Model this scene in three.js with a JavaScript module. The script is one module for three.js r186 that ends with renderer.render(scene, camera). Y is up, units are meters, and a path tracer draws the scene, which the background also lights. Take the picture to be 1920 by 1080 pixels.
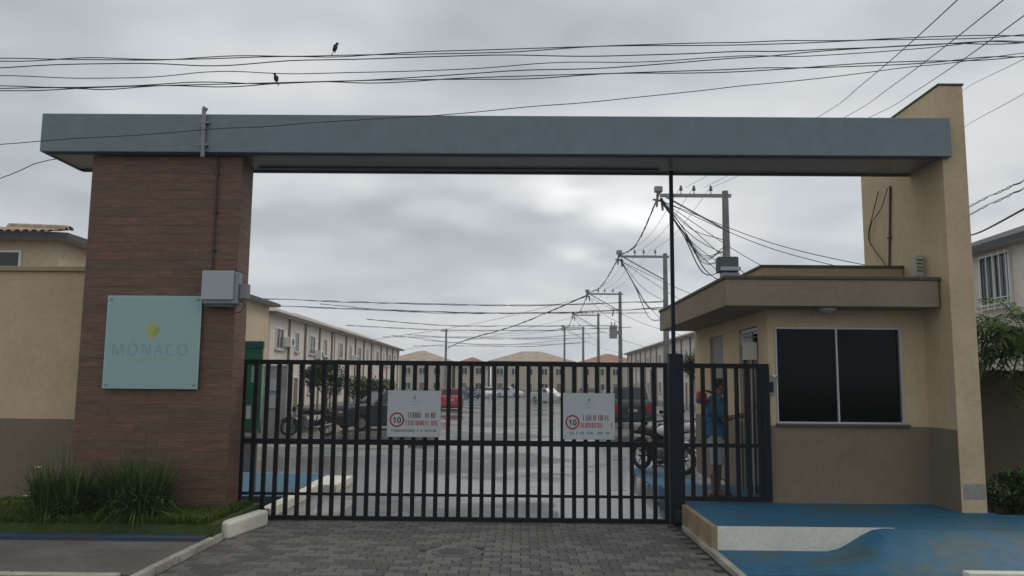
import * as THREE from 'three';
import { mergeGeometries, mergeVertices } from 'three/addons/utils/BufferGeometryUtils.js';
import { RoundedBoxGeometry } from 'three/addons/geometries/RoundedBoxGeometry.js';

// ------------------------------------------------------------------ camera, sky, sun, exposure
const D2R = Math.PI / 180;
const scene = new THREE.Scene();
const camera = new THREE.PerspectiveCamera(39.23, 16 / 9, 0.1, 1200);
camera.rotation.order = 'YXZ';
camera.position.set(0, 1.8, 0);
camera.rotation.set(6.84 * D2R, 0.63 * D2R, 0.5 * D2R);
const renderer = new THREE.WebGLRenderer({ antialias: true });
renderer.toneMapping = THREE.LinearToneMapping;
renderer.toneMappingExposure = 1.1;
renderer.shadowMap.enabled = true;

function rng(seed) { let a = seed >>> 0; return () => { a = (a + 0x6D2B79F5) | 0; let t = Math.imul(a ^ (a >>> 15), 1 | a); t = (t + Math.imul(t ^ (t >>> 7), 61 | t)) ^ t; return ((t ^ (t >>> 14)) >>> 0) / 4294967296; }; }
function hash3(x, y, z) { let h = Math.imul(x, 374761393) ^ Math.imul(y, 668265263) ^ Math.imul(z, 2147483647 ^ 91); h = Math.imul(h ^ (h >>> 13), 1274126177); return ((h ^ (h >>> 16)) >>> 0) / 4294967296; }
const sm = (t) => t * t * (3 - 2 * t), lerp = (a, b, t) => a + (b - a) * t, clamp = (x, a, b) => Math.min(b, Math.max(a, x));
const sstep = (a, b, x) => sm(clamp((x - a) / (b - a), 0, 1));
function vnoise(x, y, z = 0) {
  const i = Math.floor(x), j = Math.floor(y), k = Math.floor(z), u = sm(x - i), v = sm(y - j), w = sm(z - k);
  const h = (a, b, c) => hash3(i + a, j + b, k + c);
  return lerp(lerp(lerp(h(0, 0, 0), h(1, 0, 0), u), lerp(h(0, 1, 0), h(1, 1, 0), u), v), lerp(lerp(h(0, 0, 1), h(1, 0, 1), u), lerp(h(0, 1, 1), h(1, 1, 1), u), v), w);
}
function fbm(x, y, z = 0, o = 5) { let s = 0, a = 0.5, n = 0; for (let i = 0; i < o; i++) { s += a * vnoise(x, y, z); n += a; a *= 0.5; x = x * 2.03 + 17.1; y = y * 2.03 + 5.3; z = z * 2.03 + 3.7; } return s / n; }

{ // overcast sky: a layered cloud deck with a few brighter breaks
  const W = 1024, H = 512, data = new Float32Array(W * H * 4);
  const breaks = [[3, 13.4, 3.2, 1.4, 0.3], [9.5, 11.8, 4.2, 2.3, 0.28], [2.4, 11.6, 1.5, 0.6, 0.2], [1, 17, 10, 2.2, 0.07], [31, 13, 5, 5, 0.1], [-18, 18, 9, 3, 0.05], [12, 7, 5, 2, 0.05], [-70, 30, 20, 10, 0.06], [80, 25, 25, 9, 0.06], [150, 30, 30, 10, 0.06], [-140, 24, 25, 8, 0.05],
    [-8, 10.4, 9, 2.2, -0.075], [8, 8.8, 5, 1.2, -0.05], [-3, 23, 12, 3, -0.05], [-34, 18, 7, 6, -0.06]];
  for (let r = 0; r < H; r++) for (let c = 0; c < W; c++) {
    const el = ((r + 0.5) / H - 0.5) * Math.PI, az0 = ((c + 0.5) / W - 0.5) * 2 * Math.PI, o = (r * W + c) * 4;
    const dx = Math.cos(az0) * Math.cos(el), dz = Math.sin(az0) * Math.cos(el), dy = Math.sin(el);
    let R, G, B;
    if (dy < -0.02) { R = 0.2; G = 0.2; B = 0.195; } else {
      const az = Math.atan2(dx, -dz) / D2R, e = Math.max(el, 0) / D2R, k = 1 / (Math.max(dy, 0) + 0.16);
      const px = dx * k, pz = dz * k;
      const n1 = fbm(px * 1.3 + 40, pz * 1.3 + 11, 2.5, 6) - 0.5, n2 = fbm(px * 4.2 + 9, pz * 4.2 + 71, 7.5, 5) - 0.5;
      const n3 = fbm(px * 2.3 + 3, pz * 3.4 + 31, 4.1, 6) - 0.5; let L = 0.525 + 0.2 * n1 + 0.19 * n2 + 0.25 * n3;
      L += 0.07 * (1 - sstep(0, 9, e)) + 0.05 * sstep(22, 60, e);
      const w = 1.6 * n2;
      for (const [a, b, sa, sb, v] of breaks) { const da = ((az - a + 540) % 360) - 180 + 8 * n1, q = (da / sa) ** 2 + ((e - b + 5 * w) / sb) ** 2; if (q < 9) L += v * Math.exp(-q); }
      const t = sstep(0.44, 0.66, L);
      L *= 1.1; R = L * lerp(0.915, 0.97, t); G = L * lerp(0.99, 1.0, t); B = L * lerp(1.05, 1.025, t);
    }
    data[o] = R; data[o + 1] = G; data[o + 2] = B; data[o + 3] = 1;
  }
  const t = new THREE.DataTexture(data, W, H, THREE.RGBAFormat, THREE.FloatType);
  t.mapping = THREE.EquirectangularReflectionMapping; t.magFilter = t.minFilter = THREE.LinearFilter; t.needsUpdate = true;
  scene.background = t; scene.environment = t;
}
const sun = new THREE.DirectionalLight(0xfff3e2, 0.75);
sun.position.set(44, 56, -48); sun.target.position.set(0, 0, -14); sun.castShadow = true; sun.shadow.radius = 40;
Object.assign(sun.shadow.camera, { left: -60, right: 60, top: 60, bottom: -60, near: 1, far: 220 }); sun.shadow.mapSize.set(2048, 2048);
scene.add(sun, sun.target);
scene.fog = new THREE.FogExp2(0xdfe5ea, 0.0010);

// ------------------------------------------------------------------ textures and materials
function dtex(w, h, fn, srgb = true) {
  const d = new Uint8Array(w * h * 4);
  for (let y = 0; y < h; y++) for (let x = 0; x < w; x++) { const v = fn(x / w, y / h, x, y), o = (y * w + x) * 4; for (let c = 0; c < 3; c++) d[o + c] = clamp(Math.round(255 * (Array.isArray(v) ? v[c] : v)), 0, 255); d[o + 3] = 255; }
  const t = new THREE.DataTexture(d, w, h); t.wrapS = t.wrapT = THREE.RepeatWrapping; t.magFilter = THREE.LinearFilter; t.minFilter = THREE.LinearMipmapLinearFilter; t.generateMipmaps = true;
  if (srgb) t.colorSpace = THREE.SRGBColorSpace; t.needsUpdate = true; return t;
}
function tfbm(u, v, f, o = 5, s = 0) { // tiles over [0,1)
  const q = (x, y) => fbm(x * f + s, y * f + s * 1.7, s, o), a = sm(u), b = sm(v);
  return lerp(lerp(q(u, v), q(u - 1, v), a), lerp(q(u, v - 1), q(u - 1, v - 1), a), b);
}
const rep = (t, sx, sy = sx) => { const c = t.clone(); c.repeat.set(sx, sy); c.needsUpdate = true; return c; };
const stuccoC = dtex(512, 512, (u, v) => { const a = tfbm(u, v, 4, 5, 3), b = tfbm(u, v, 40, 3, 9); return 0.9 + 0.16 * (a - 0.5) + 0.12 * (b - 0.5); });
const stuccoB = dtex(512, 512, (u, v) => tfbm(u, v, 60, 4, 5), false);
const grimeC = dtex(512, 512, (u, v) => { const a = tfbm(u, v, 3, 6, 21), s = tfbm(u, v * 0.15, 24, 4, 2); return 0.88 + 0.22 * (a - 0.5) + 0.12 * (s - 0.5); });
const wetR = dtex(512, 512, (u, v) => { const a = tfbm(u, v, 5, 5, 31); return lerp(0.08, 0.6, sstep(0.42, 0.6, a)); }, false);
const asphC = dtex(512, 512, (u, v, x, y) => { const a = tfbm(u, v, 5, 5, 31), b = tfbm(u, v, 90, 2, 8), g = hash3(x, y, 5); return 0.78 + 0.3 * (a - 0.5) + 0.3 * (b - 0.5) + 0.1 * (g - 0.5); });
const asphB = dtex(512, 512, (u, v, x, y) => 0.5 * tfbm(u, v, 80, 2, 8) + 0.5 * hash3(x, y, 9), false);
const concC = dtex(256, 256, (u, v, x, y) => { const a = tfbm(u, v, 3, 5, 44), b = tfbm(u, v, 30, 3, 4), g = hash3(x, y, 77); return 0.82 + 0.34 * (a - 0.5) + 0.2 * (b - 0.5) + 0.08 * (g - 0.5); });
const paintWorn = dtex(512, 512, (u, v) => { // blue floor paint rubbed through to grey cement in patches
  const a = tfbm(u, v, 6, 6, 61), b = tfbm(u, v, 30, 3, 13), s = tfbm(u, v, 110, 2, 23), t = sstep(0.535, 0.575, a * 0.62 + b * 0.2 + s * 0.18), m = 0.9 + 0.3 * (b - 0.5);
  return [lerp(0.22, 0.4, t) * m, lerp(0.47, 0.44, t) * m, lerp(0.62, 0.48, t) * m];
});
const woodC = [0, 1, 2].map((k) => dtex(256, 128, (u, v) => {
  const g = tfbm(u * 0.5, v, 26, 3, 7 + k * 11), f = tfbm(u, v, 5, 4, 3 + k), line = 0.5 + 0.5 * Math.sin((v * 26 + 2.5 * f) * 6.283), t = 0.62 + 0.34 * (g - 0.5) + 0.16 * (line - 0.5) + 0.22 * (f - 0.5);
  return [[0.88, 0.7, 0.6], [0.84, 0.7, 0.6], [0.91, 0.7, 0.6]][k].map((c) => c * t);
}));
const M = (r, g, b, rough = 0.8, x = {}) => { const m = new THREE.MeshStandardMaterial({ roughness: rough, ...x }); m.color.setRGB(r, g, b); return m; };
const st = (r, g, b, f = 0.5) => M(r, g, b, 0.9, { map: rep(stuccoC, f), bumpMap: rep(stuccoB, 1.2), bumpScale: 0.002 });
const dullM = (r, g, b, rough, x = {}) => { const m = new THREE.MeshPhysicalMaterial({ roughness: rough, specularIntensity: 0.4, ...x }); m.color.setRGB(r, g, b); return m; };
const leafM = (r, g, b) => { const m = new THREE.MeshPhysicalMaterial({ roughness: 0.75, specularIntensity: 0.3, side: THREE.DoubleSide }); m.color.setRGB(r, g, b); return m; };
const mat = {
  beige: st(0.69, 0.53, 0.335), brown: st(0.25, 0.2, 0.135), cream: st(0.6, 0.52, 0.4), beigeTrim: st(0.47, 0.36, 0.225), fascia: st(0.31, 0.25, 0.17), houseWall: st(0.84, 0.75, 0.66, 0.25), houseBeige: st(0.72, 0.58, 0.41, 0.25), houseDado: st(0.4, 0.37, 0.33, 0.25),
  darkCap: M(0.12, 0.1, 0.075, 0.85, { map: rep(grimeC, 0.7) }),
  acm: M(0.2, 0.27, 0.302, 0.45, { map: rep(stuccoC, 0.25) }), acmTrim: M(0.07, 0.09, 0.105, 0.5), soffit: M(0.25, 0.27, 0.275, 0.35, { map: rep(grimeC, 0.35) }),
  black: dullM(0.013, 0.013, 0.016, 0.6, { map: rep(grimeC, 0.8) }), blackPost: dullM(0.01, 0.013, 0.019, 0.55), wire: M(0.03, 0.03, 0.034, 0.7),
  alu: M(0.45, 0.46, 0.46, 0.45, { metalness: 0.4 }), whitePaint: M(0.75, 0.75, 0.73, 0.55), greyBox: M(0.33, 0.37, 0.41, 0.5, { map: rep(grimeC, 2) }), greyLid: M(0.38, 0.42, 0.46, 0.45), darkGrey: M(0.09, 0.095, 0.1, 0.6),
  tint: new THREE.MeshPhysicalMaterial({ color: 0x050607, roughness: 0.06, specularIntensity: 0.25 }), pane: new THREE.MeshPhysicalMaterial({ color: 0x20262c, roughness: 0.08 }), bulbGlass: M(0.4, 0.4, 0.38, 0.3),
  dark: M(0.02, 0.02, 0.022, 0.9), greyDoor: M(0.22, 0.23, 0.22, 0.6), wood: woodC.map((t) => M(0.56, 0.5, 0.455, 0.62, { map: t, bumpMap: t, bumpScale: 0.0015 })), grout: M(0.2, 0.15, 0.13, 0.9),
  paver: [[0.18, 0.17, 0.154], [0.132, 0.124, 0.114], [0.235, 0.22, 0.2], [0.172, 0.153, 0.13], [0.2, 0.193, 0.182]].map((c) => M(...c, 0.62, { map: rep(concC, 1.4), bumpMap: rep(concC, 4), bumpScale: 0.002 })), joint: M(0.03, 0.028, 0.025, 0.95),
  asphalt: M(0.19, 0.19, 0.19, 0.9, { map: rep(asphC, 0.16), roughnessMap: rep(wetR, 0.11), bumpMap: rep(asphB, 0.6), bumpScale: 0.0012 }), streetAsph: M(0.15, 0.15, 0.15, 0.85, { map: rep(asphC, 0.3), bumpMap: rep(asphB, 1), bumpScale: 0.004 }),
  kerb: M(0.56, 0.53, 0.45, 0.85, { map: rep(concC, 1.1), bumpMap: rep(concC, 5), bumpScale: 0.004 }), kerbWhite: M(0.9, 0.87, 0.75, 0.8, { map: rep(stuccoC, 0.9), bumpMap: rep(concC, 4), bumpScale: 0.003 }), kerbStain: M(0.5, 0.37, 0.22, 0.85, { map: rep(concC, 1.6), bumpMap: rep(concC, 4), bumpScale: 0.003 }),
  bluePaint: M(0.4, 0.74, 0.74, 0.62, { map: rep(paintWorn, 0.38), bumpMap: rep(concC, 3), bumpScale: 0.002 }), blueStrip: M(0.5, 0.4, 0.38, 0.7, { map: rep(paintWorn, 0.9), bumpMap: rep(concC, 3), bumpScale: 0.003 }), cement: M(0.17, 0.155, 0.14, 0.9, { map: rep(concC, 0.7), bumpMap: rep(concC, 3), bumpScale: 0.003 }), paleCement: M(0.45, 0.44, 0.42, 0.85, { map: rep(concC, 0.5) }),
  soil: M(0.09, 0.075, 0.05, 0.95, { map: rep(concC, 1) }), poleConc: M(0.3, 0.3, 0.29, 0.85, { map: rep(concC, 1) }), steel: M(0.25, 0.26, 0.27, 0.55, { metalness: 0.3 }), porcelain: M(0.12, 0.09, 0.08, 0.3),
  grass: leafM(0.07, 0.115, 0.022), leafDark: leafM(0.036, 0.075, 0.02), leafMid: leafM(0.07, 0.125, 0.028), leafPalm: leafM(0.11, 0.19, 0.05), stalk: M(0.09, 0.11, 0.045, 0.7), bark: M(0.14, 0.11, 0.08, 0.9), leafDry: leafM(0.2, 0.17, 0.07), petal: M(0.8, 0.78, 0.72, 0.7, { side: THREE.DoubleSide }), lawn: M(0.07, 0.11, 0.025, 0.95, { map: rep(concC, 0.6) }),
  roofTile: [[0.5, 0.36, 0.24], [0.56, 0.42, 0.29], [0.45, 0.34, 0.24]].map((c) => M(...c, 0.85, { map: rep(concC, 1.3) })), fasciaDark: M(0.07, 0.075, 0.085, 0.7), farRed: null, roofFar: null,
  skin: M(0.27, 0.14, 0.1, 0.6), shirt: M(0.035, 0.125, 0.23, 0.85), shorts: M(0.45, 0.45, 0.52, 0.9), hair: M(0.012, 0.01, 0.01, 0.7), red: M(0.5, 0.03, 0.03, 0.6), rubber: M(0.02, 0.02, 0.022, 0.8), chrome: M(0.3, 0.3, 0.31, 0.3, { metalness: 0.9 }), tyre: M(0.018, 0.018, 0.019, 0.85), lampGlass: M(0.75, 0.76, 0.78, 0.12), redLamp: M(0.4, 0.015, 0.015, 0.25), engine: M(0.12, 0.12, 0.125, 0.5, { metalness: 0.5 }),
};
{ const b = dtex(128, 128, (u, v) => Math.abs(Math.sin(u * Math.PI * 5)) * ((v * 3) % 1 < 0.08 ? 0.8 : 1), false);
  mat.roofFar = M(0.64, 0.5, 0.385, 0.85, { map: rep(concC, 0.4), bumpMap: b, bumpScale: 0.03 }); mat.farRed = M(0.5, 0.27, 0.2, 0.85, { map: rep(concC, 0.4), bumpMap: b, bumpScale: 0.03 }); mat.roofGrey = M(0.13, 0.135, 0.145, 0.85, { map: rep(concC, 0.4), bumpMap: b, bumpScale: 0.03 }); }
const carPaint = (r, g, b) => new THREE.MeshPhysicalMaterial({ color: new THREE.Color().setRGB(r, g, b), roughness: 0.5, clearcoat: 0.4, clearcoatRoughness: 0.1 });

// ------------------------------------------------------------------ builders
const used = new Map();
const numbered = (n) => { const k = used.get(n) ?? 0; used.set(n, k + 1); return k ? n + '_' + String(k).padStart(3, '0') : n; };
function uvm(g0) { // uv in metres, from the way each face points
  const g = g0.index ? g0.toNonIndexed() : g0; if (!g.attributes.normal) g.computeVertexNormals();
  const p = g.attributes.position, n = g.attributes.normal, uv = new Float32Array(p.count * 2), A = new THREE.Vector3(), B = new THREE.Vector3(), Cc = new THREE.Vector3();
  for (let i = 0; i < p.count; i += 3) {
    A.fromBufferAttribute(p, i); B.fromBufferAttribute(p, i + 1).sub(A); Cc.fromBufferAttribute(p, i + 2).sub(A); B.cross(Cc);
    const ax = Math.abs(B.x), ay = Math.abs(B.y), az = Math.abs(B.z);
    for (let j = i; j < i + 3; j++) { const x = p.getX(j), y = p.getY(j), z = p.getZ(j); const [a, b] = ay >= ax && ay >= az ? [x, z] : ax > az ? [z, y] : [x, y]; uv[j * 2] = a; uv[j * 2 + 1] = b; }
  }
  const r = new THREE.BufferGeometry(); r.setAttribute('position', p); r.setAttribute('normal', n); r.setAttribute('uv', new THREE.BufferAttribute(uv, 2)); return r;
}
function withUv(g0) { const g = g0.index ? g0.toNonIndexed() : g0; const r = new THREE.BufferGeometry(); for (const k of ['position', 'normal', 'uv']) r.setAttribute(k, g.attributes[k]); return r; }
const merge = (gs, keep) => { const l = (Array.isArray(gs) ? gs : [gs]).map((g) => (keep ? withUv(g) : uvm(g))); return l.length > 1 ? mergeGeometries(l) : l[0]; };
const T = (g, x = 0, y = 0, z = 0) => g.translate(x, y, z);
const bx = (x0, x1, y0, y1, z0, z1) => T(new THREE.BoxGeometry(Math.abs(x1 - x0), Math.abs(y1 - y0), Math.abs(z1 - z0)), (x0 + x1) / 2, (y0 + y1) / 2, (z0 + z1) / 2);
const rb = (x0, x1, y0, y1, z0, z1, r = 0.01) => T(new RoundedBoxGeometry(Math.abs(x1 - x0), Math.abs(y1 - y0), Math.abs(z1 - z0), 1, r), (x0 + x1) / 2, (y0 + y1) / 2, (z0 + z1) / 2);
const V = (x, y, z) => new THREE.Vector3(x, y, z);
function rod(a, b, r, r2 = r, n = 8) { const d = b.clone().sub(a), g = new THREE.CylinderGeometry(r2, r, d.length(), n); g.applyQuaternion(new THREE.Quaternion().setFromUnitVectors(V(0, 1, 0), d.clone().normalize())); return T(g, (a.x + b.x) / 2, (a.y + b.y) / 2, (a.z + b.z) / 2); }
const tube = (pts, r, seg = 24, n = 6) => new THREE.TubeGeometry(new THREE.CatmullRomCurve3(pts), seg, r, n);
const ball = (x, y, z, r, sx = 1, sy = 1, sz = 1, n = 12) => T(new THREE.SphereGeometry(r, n, Math.max(6, n >> 1)).scale(sx, sy, sz), x, y, z);
function slab(w, h, d, c) { // chamfered piece, face towards +z, back open: 10 faces
  const a = w / 2, b = h / 2, P = [[-a, -b, 0], [a, -b, 0], [a, b, 0], [-a, b, 0], [-a, -b, d - c], [a, -b, d - c], [a, b, d - c], [-a, b, d - c], [-a + c, -b + c, d], [a - c, -b + c, d], [a - c, b - c, d], [-a + c, b - c, d]], F = [];
  for (let i = 0; i < 4; i++) { const j = (i + 1) % 4; F.push(i, j, 4 + j, i, 4 + j, 4 + i, 4 + i, 4 + j, 8 + j, 4 + i, 8 + j, 8 + i); }
  F.push(8, 9, 10, 8, 10, 11);
  const g = new THREE.BufferGeometry(); g.setAttribute('position', new THREE.Float32BufferAttribute(F.flatMap((i) => P[i]), 3)); g.computeVertexNormals(); return uvm(g);
}
const bases = new WeakMap();
function tag(o, label, category, group) { o.userData.label = label; if (category) o.userData.category = category; if (group) o.userData.group = group; return o; }
function thing(name, label, category, pos = [0, 0, 0], { turn = 0, group, world } = {}) { const o = new THREE.Group(); o.name = numbered(name); o.position.set(...pos); o.rotation.y = turn; scene.add(o); tag(o, label, category, group); if (world) bases.set(o, pos); return o; }
function baseOf(p) { while (p) { if (bases.has(p)) return bases.get(p); p = p.parent; } return null; }
function part(parent, name, geos, m, { label, keep, kind } = {}) {
  const g = merge(geos, keep), b = baseOf(parent); if (b) g.translate(-b[0], -b[1], -b[2]);
  const o = new THREE.Mesh(g, m); o.name = name; o.castShadow = o.receiveShadow = true; parent.add(o); if (label) o.userData.label = label; if (kind) o.userData.kind = kind; return o;
}
function one(name, label, category, geos, m, { group, keep, kind } = {}) { const o = new THREE.Mesh(merge(geos, keep), m); o.name = numbered(name); o.castShadow = o.receiveShadow = true; scene.add(o); tag(o, label, category, group); if (kind) o.userData.kind = kind; return o; }
function struct(name, geos, m, label) { const o = new THREE.Mesh(merge(geos), m); o.name = numbered(name); o.receiveShadow = o.castShadow = true; o.userData.kind = 'structure'; if (label) o.userData.label = label; scene.add(o); return o; }
function dup(src, name, pos, turn, label) { const o = src.clone(); o.name = numbered(name); o.position.set(...pos); o.rotation.y = turn; scene.add(o); o.userData = { ...src.userData, label }; return o; }
function prism(pts, d) { const s = new THREE.Shape(pts.map(([x, y]) => new THREE.Vector2(x, y))); return new THREE.ExtrudeGeometry(s, { depth: d, bevelEnabled: false }); }
function quads(list) { const P = []; for (const q of list) { const [a, b, c, d] = q; P.push(...a, ...b, ...c); if (d) P.push(...a, ...c, ...d); } const g = new THREE.BufferGeometry(); g.setAttribute('position', new THREE.Float32BufferAttribute(P, 3)); g.computeVertexNormals(); return g; }
// ------------------------------------------------------------------ ground
const R1 = rng(11);
struct('ground', quads([[[-400, -0.02, 60], [400, -0.02, 60], [400, -0.02, -500], [-400, -0.02, -500]]]), mat.soil);
struct('street', quads([[[-60, -0.012, 30], [60, -0.012, 30], [60, -0.012, -7.02], [-60, -0.012, -7.02]]]), mat.streetAsph);
struct('inner_road', quads([[[-3.35, 0.0, -11.02], [2.1, 0.0, -11.02], [2.1, 0.0, -13], [-3.35, 0.0, -13]], [[-11.6, 0.0, -13], [12.2, 0.0, -13], [12.2, 0.0, -128], [-11.6, 0.0, -128]]]), mat.asphalt);
{ // driveway of concrete pavers laid in courses
  const g = new THREE.Group(); g.name = 'driveway'; g.userData.kind = 'structure'; scene.add(g);
  part(g, 'paver_bed', quads([[[-3.42, -0.008, -7.02], [2.08, -0.008, -7.02], [2.08, -0.008, -11.02], [-3.42, -0.008, -11.02]]]), mat.joint);
  const W = 0.2, Dp = 0.14, gap = 0.008, geo = [slab(W - gap, Dp - gap, 0.014, 0.005), slab(W / 2 - gap, Dp - gap, 0.014, 0.005)].map((q) => q.rotateX(-Math.PI / 2).translate(0, -0.008, 0));
  const far = mat.paver.map(() => []); let made = 0;
  for (let r = 0; r < 28; r++) {
    const z = -7.09 - r * Dp; let k = 0;
    for (let x = -3.38 + (r % 2 ? 0 : -W / 2); x < 2.05; x += W) {
      let cx = x + W / 2, w = 0; if (cx - W / 2 < -3.385) { cx = -3.38 + W / 4; w = 1; } if (cx + W / 2 > 2.06) { if (cx > 2.0) continue; cx -= W / 4; w = 1; }
      if (Math.hypot(cx + 0.7, z + 8.98) < 0.31) continue;
      const mi = Math.min(4, Math.floor(fbm(cx * 0.9, z * 0.9, 3, 3) * 4 + R1() * 2.2 - 0.6) + 0) | 0, m = clamp(mi, 0, 4), y = (R1() - 0.5) * 0.004 + 0.006 * (fbm(cx, z, 9, 2) - 0.5), tx = (R1() - 0.5) * 0.016, tz = (R1() - 0.5) * 0.012;
      const inView = z < -7.62;
      if (inView && made < 300) { const o = new THREE.Mesh(geo[w], mat.paver[m]); o.name = 'paver'; o.position.set(cx, y, z); o.rotation.set(tx, 0, tz); o.receiveShadow = o.castShadow = true; g.add(o); made++; }
      else far[m].push(geo[w].clone().rotateX(tx).rotateZ(tz).translate(cx, y, z));
      k++;
    }
  }
  far.forEach((l, i) => { if (l.length) { const o = new THREE.Mesh(mergeGeometries(l), mat.paver[i]); o.name = 'paver_field'; o.userData.kind = 'stuff'; o.receiveShadow = true; g.add(o); } });
}
{ const t = thing('manhole_cover', 'round manhole cover set in wet cement among the driveway pavers', 'manhole cover', [-0.7, 0, -8.98]);
  const ring = new THREE.CylinderGeometry(0.31, 0.31, 0.02, 28); part(t, 'cement_collar', T(ring, 0, -0.006, 0), M(0.17, 0.16, 0.15, 0.5, { map: rep(concC, 1.5) }));
  const iron = M(0.12, 0.115, 0.11, 0.4, { metalness: 0.2 }); part(t, 'cover', T(new THREE.CylinderGeometry(0.215, 0.22, 0.02, 28), 0, 0.002, 0), iron);
  const ribs = []; for (let i = -3; i <= 3; i++) ribs.push(T(new THREE.BoxGeometry(2 * Math.sqrt(0.04 - (i * 0.05) ** 2) - 0.04, 0.005, 0.014), 0, 0.0145, i * 0.05)); part(t, 'rib', ribs, iron, { kind: 'stuff' });
  part(t, 'rim', new THREE.TorusGeometry(0.235, 0.01, 6, 32).rotateX(Math.PI / 2).translate(0, 0.006, 0), iron);
}
{ // raised verge on the left: lawn bed, pavement, kerbs
  struct('lawn_bed', bx(-30, -3.45, -0.02, 0.2, -11.05, -9.36), mat.lawn);
  struct('pavement', bx(-40, -3.5, -0.02, 0.062, -9.1, -7.55), mat.cement);
  struct('painted_strip', bx(-40, -3.5, -0.02, 0.1, -9.36, -9.1), mat.blueStrip);
  const g = new THREE.Group(); g.name = 'kerb'; g.userData.kind = 'structure'; g.userData.label = 'pale concrete kerb along the left edge of the driveway'; scene.add(g);
  let z = -7.35; for (const l of [0.5, 0.52, 0.48, 0.51, 0.3]) { part(g, 'kerb_stone', rb(-3.498, -3.42 + 0.006 * R1(), -0.02, 0.07 + R1() * 0.006, z - l + 0.008, z, 0.012), mat.kerb); z -= l; }
  let x = -3.6; for (let i = 0; i < 9; i++) { part(g, 'kerb_stone', rb(x - 0.99, x, -0.02, 0.08 + R1() * 0.006, -7.54, -7.42, 0.012), mat.kerb); x -= 1; }
  const k = part(g, 'kerb_block', rb(-0.085, 0.085, 0, 0.21, -0.5, 0.5, 0.045), mat.kerbWhite, { label: 'tall whitewashed kerb block beside the pillar' }); k.position.set(-3.36, -0.02, -10.1); k.rotation.y = -0.16;
}
{ // raised platform on the right with a blue ramp in front of the guardhouse
  const P = [], blue = [], Y = (x, z) => { // height of the painted ramp
    const side = sstep(3.35, 3.95, x + 0.25 * (z + 9.1)) , front = 1 - sstep(-9.1, -8.06, z); return (z < -9.12 ? 0.28 : lerp(0.03, 0.009, sstep(-8.4, -8.06, z)) + 0.25 * side * front); };
  const nx = 60, nz = 40, x0 = 2.14, x1 = 9.5, z0 = -9.12, z1 = -8.06;
  for (let i = 0; i < nx; i++) for (let j = 0; j < nz; j++) { const xa = lerp(x0, x1, i / nx), xb = lerp(x0, x1, (i + 1) / nx), za = lerp(z0, z1, j / nz), zb = lerp(z0, z1, (j + 1) / nz); blue.push([[xa, Y(xa, zb), zb], [xb, Y(xb, zb), zb], [xb, Y(xb, za), za], [xa, Y(xa, za), za]]); }
  struct('ramp', quads(blue), mat.bluePaint, 'blue painted pavement ramping up to the guardhouse');
  struct('platform', [bx(2.17, 5.85, -0.02, 0.28, -12.9, -9.135), bx(5.85, 9.5, -0.02, 0.276, -10.2, -9.135)], mat.bluePaint, 'blue painted raised platform at the foot of the guardhouse');
  struct('platform_riser', bx(2.17, 4.1, -0.02, 0.283, -9.134, -9.118), mat.kerbWhite, 'white painted riser at the front of the platform');
  const g = new THREE.Group(); g.name = 'kerb_001'; used.set('kerb', 2); g.userData.kind = 'structure'; g.userData.label = 'stained concrete kerb along the right edge of the driveway'; scene.add(g);
  part(g, 'kerb_face', rb(2.1, 2.168, -0.02, 0.287, -10.72, -9.11, 0.008), mat.kerbStain, { label: 'ochre stained side face of the platform' });
  let z = -7.5; for (const l of [0.62, 0.8, 0.81, 0.84]) { part(g, 'kerb_stone', rb(2.06, 2.135, -0.02, 0.055, z - l + 0.01, z, 0.01), mat.kerb); z -= l; }
  let x = 4.25; for (let i = 0; i < 5; i++) { part(g, 'kerb_stone', rb(x, x + 0.99, -0.02, 0.075, -8.06, -7.93, 0.012), mat.kerbWhite); x += 1; }
  struct('apron', bx(2.14, 9.5, -0.02, 0.006, -8.06, -7.0), mat.bluePaint, 'low blue painted pavement beside the driveway');
}
{ // inside the gate: painted islands, pale kerbs
  struct('painted_island', bx(-7.5, -3.5, -0.02, 0.12, -15.4, -12.3), mat.bluePaint, 'blue painted ramp inside the gate on the left');
  struct('inner_kerb', [rb(-3.49, -3.34, -0.02, 0.13, -13.7, -11.1, 0.02), rb(-3.55, -3.05, -0.02, 0.125, -15.1, -13.75, 0.02)], mat.kerbWhite);
  struct('gate_sill', bx(-3.35, 2.0, -0.02, 0.006, -11.04, -10.98), mat.paleCement);
  struct('concrete_strip', bx(-2.95, -2.5, -0.02, 0.004, -12.9, -11.06), mat.paleCement);
  struct('reflection_slab', bx(0.55, 1.95, -0.02, 0.004, -14.2, -11.06), M(0.42, 0.42, 0.44, 0.3, { map: rep(concC, 0.6) }), 'wet concrete just inside the gate on the right, sky reflection painted in as pale colour');  // pale colour paints the sky reflection on the wet ground
  struct('parking_kerb', rb(-11.2, -3.2, -0.02, 0.15, -23.4, -23.15, 0.02), mat.kerbWhite);
  struct('painted_bay', bx(2.4, 3.3, -0.02, 0.012, -18.2, -13), mat.bluePaint, 'blue painted parking strip beside the guardhouse');
  struct('sidewalk', [bx(-11.25, -8.5, -0.02, 0.08, -120, -36), bx(8.6, 12, -0.02, 0.08, -120, -22)], mat.paleCement);
  struct('front_lawn', bx(-11.3, -8.3, -0.02, 0.1, -35.5, -29.5), mat.lawn, 'short green lawn in front of the houses');
}

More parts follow.
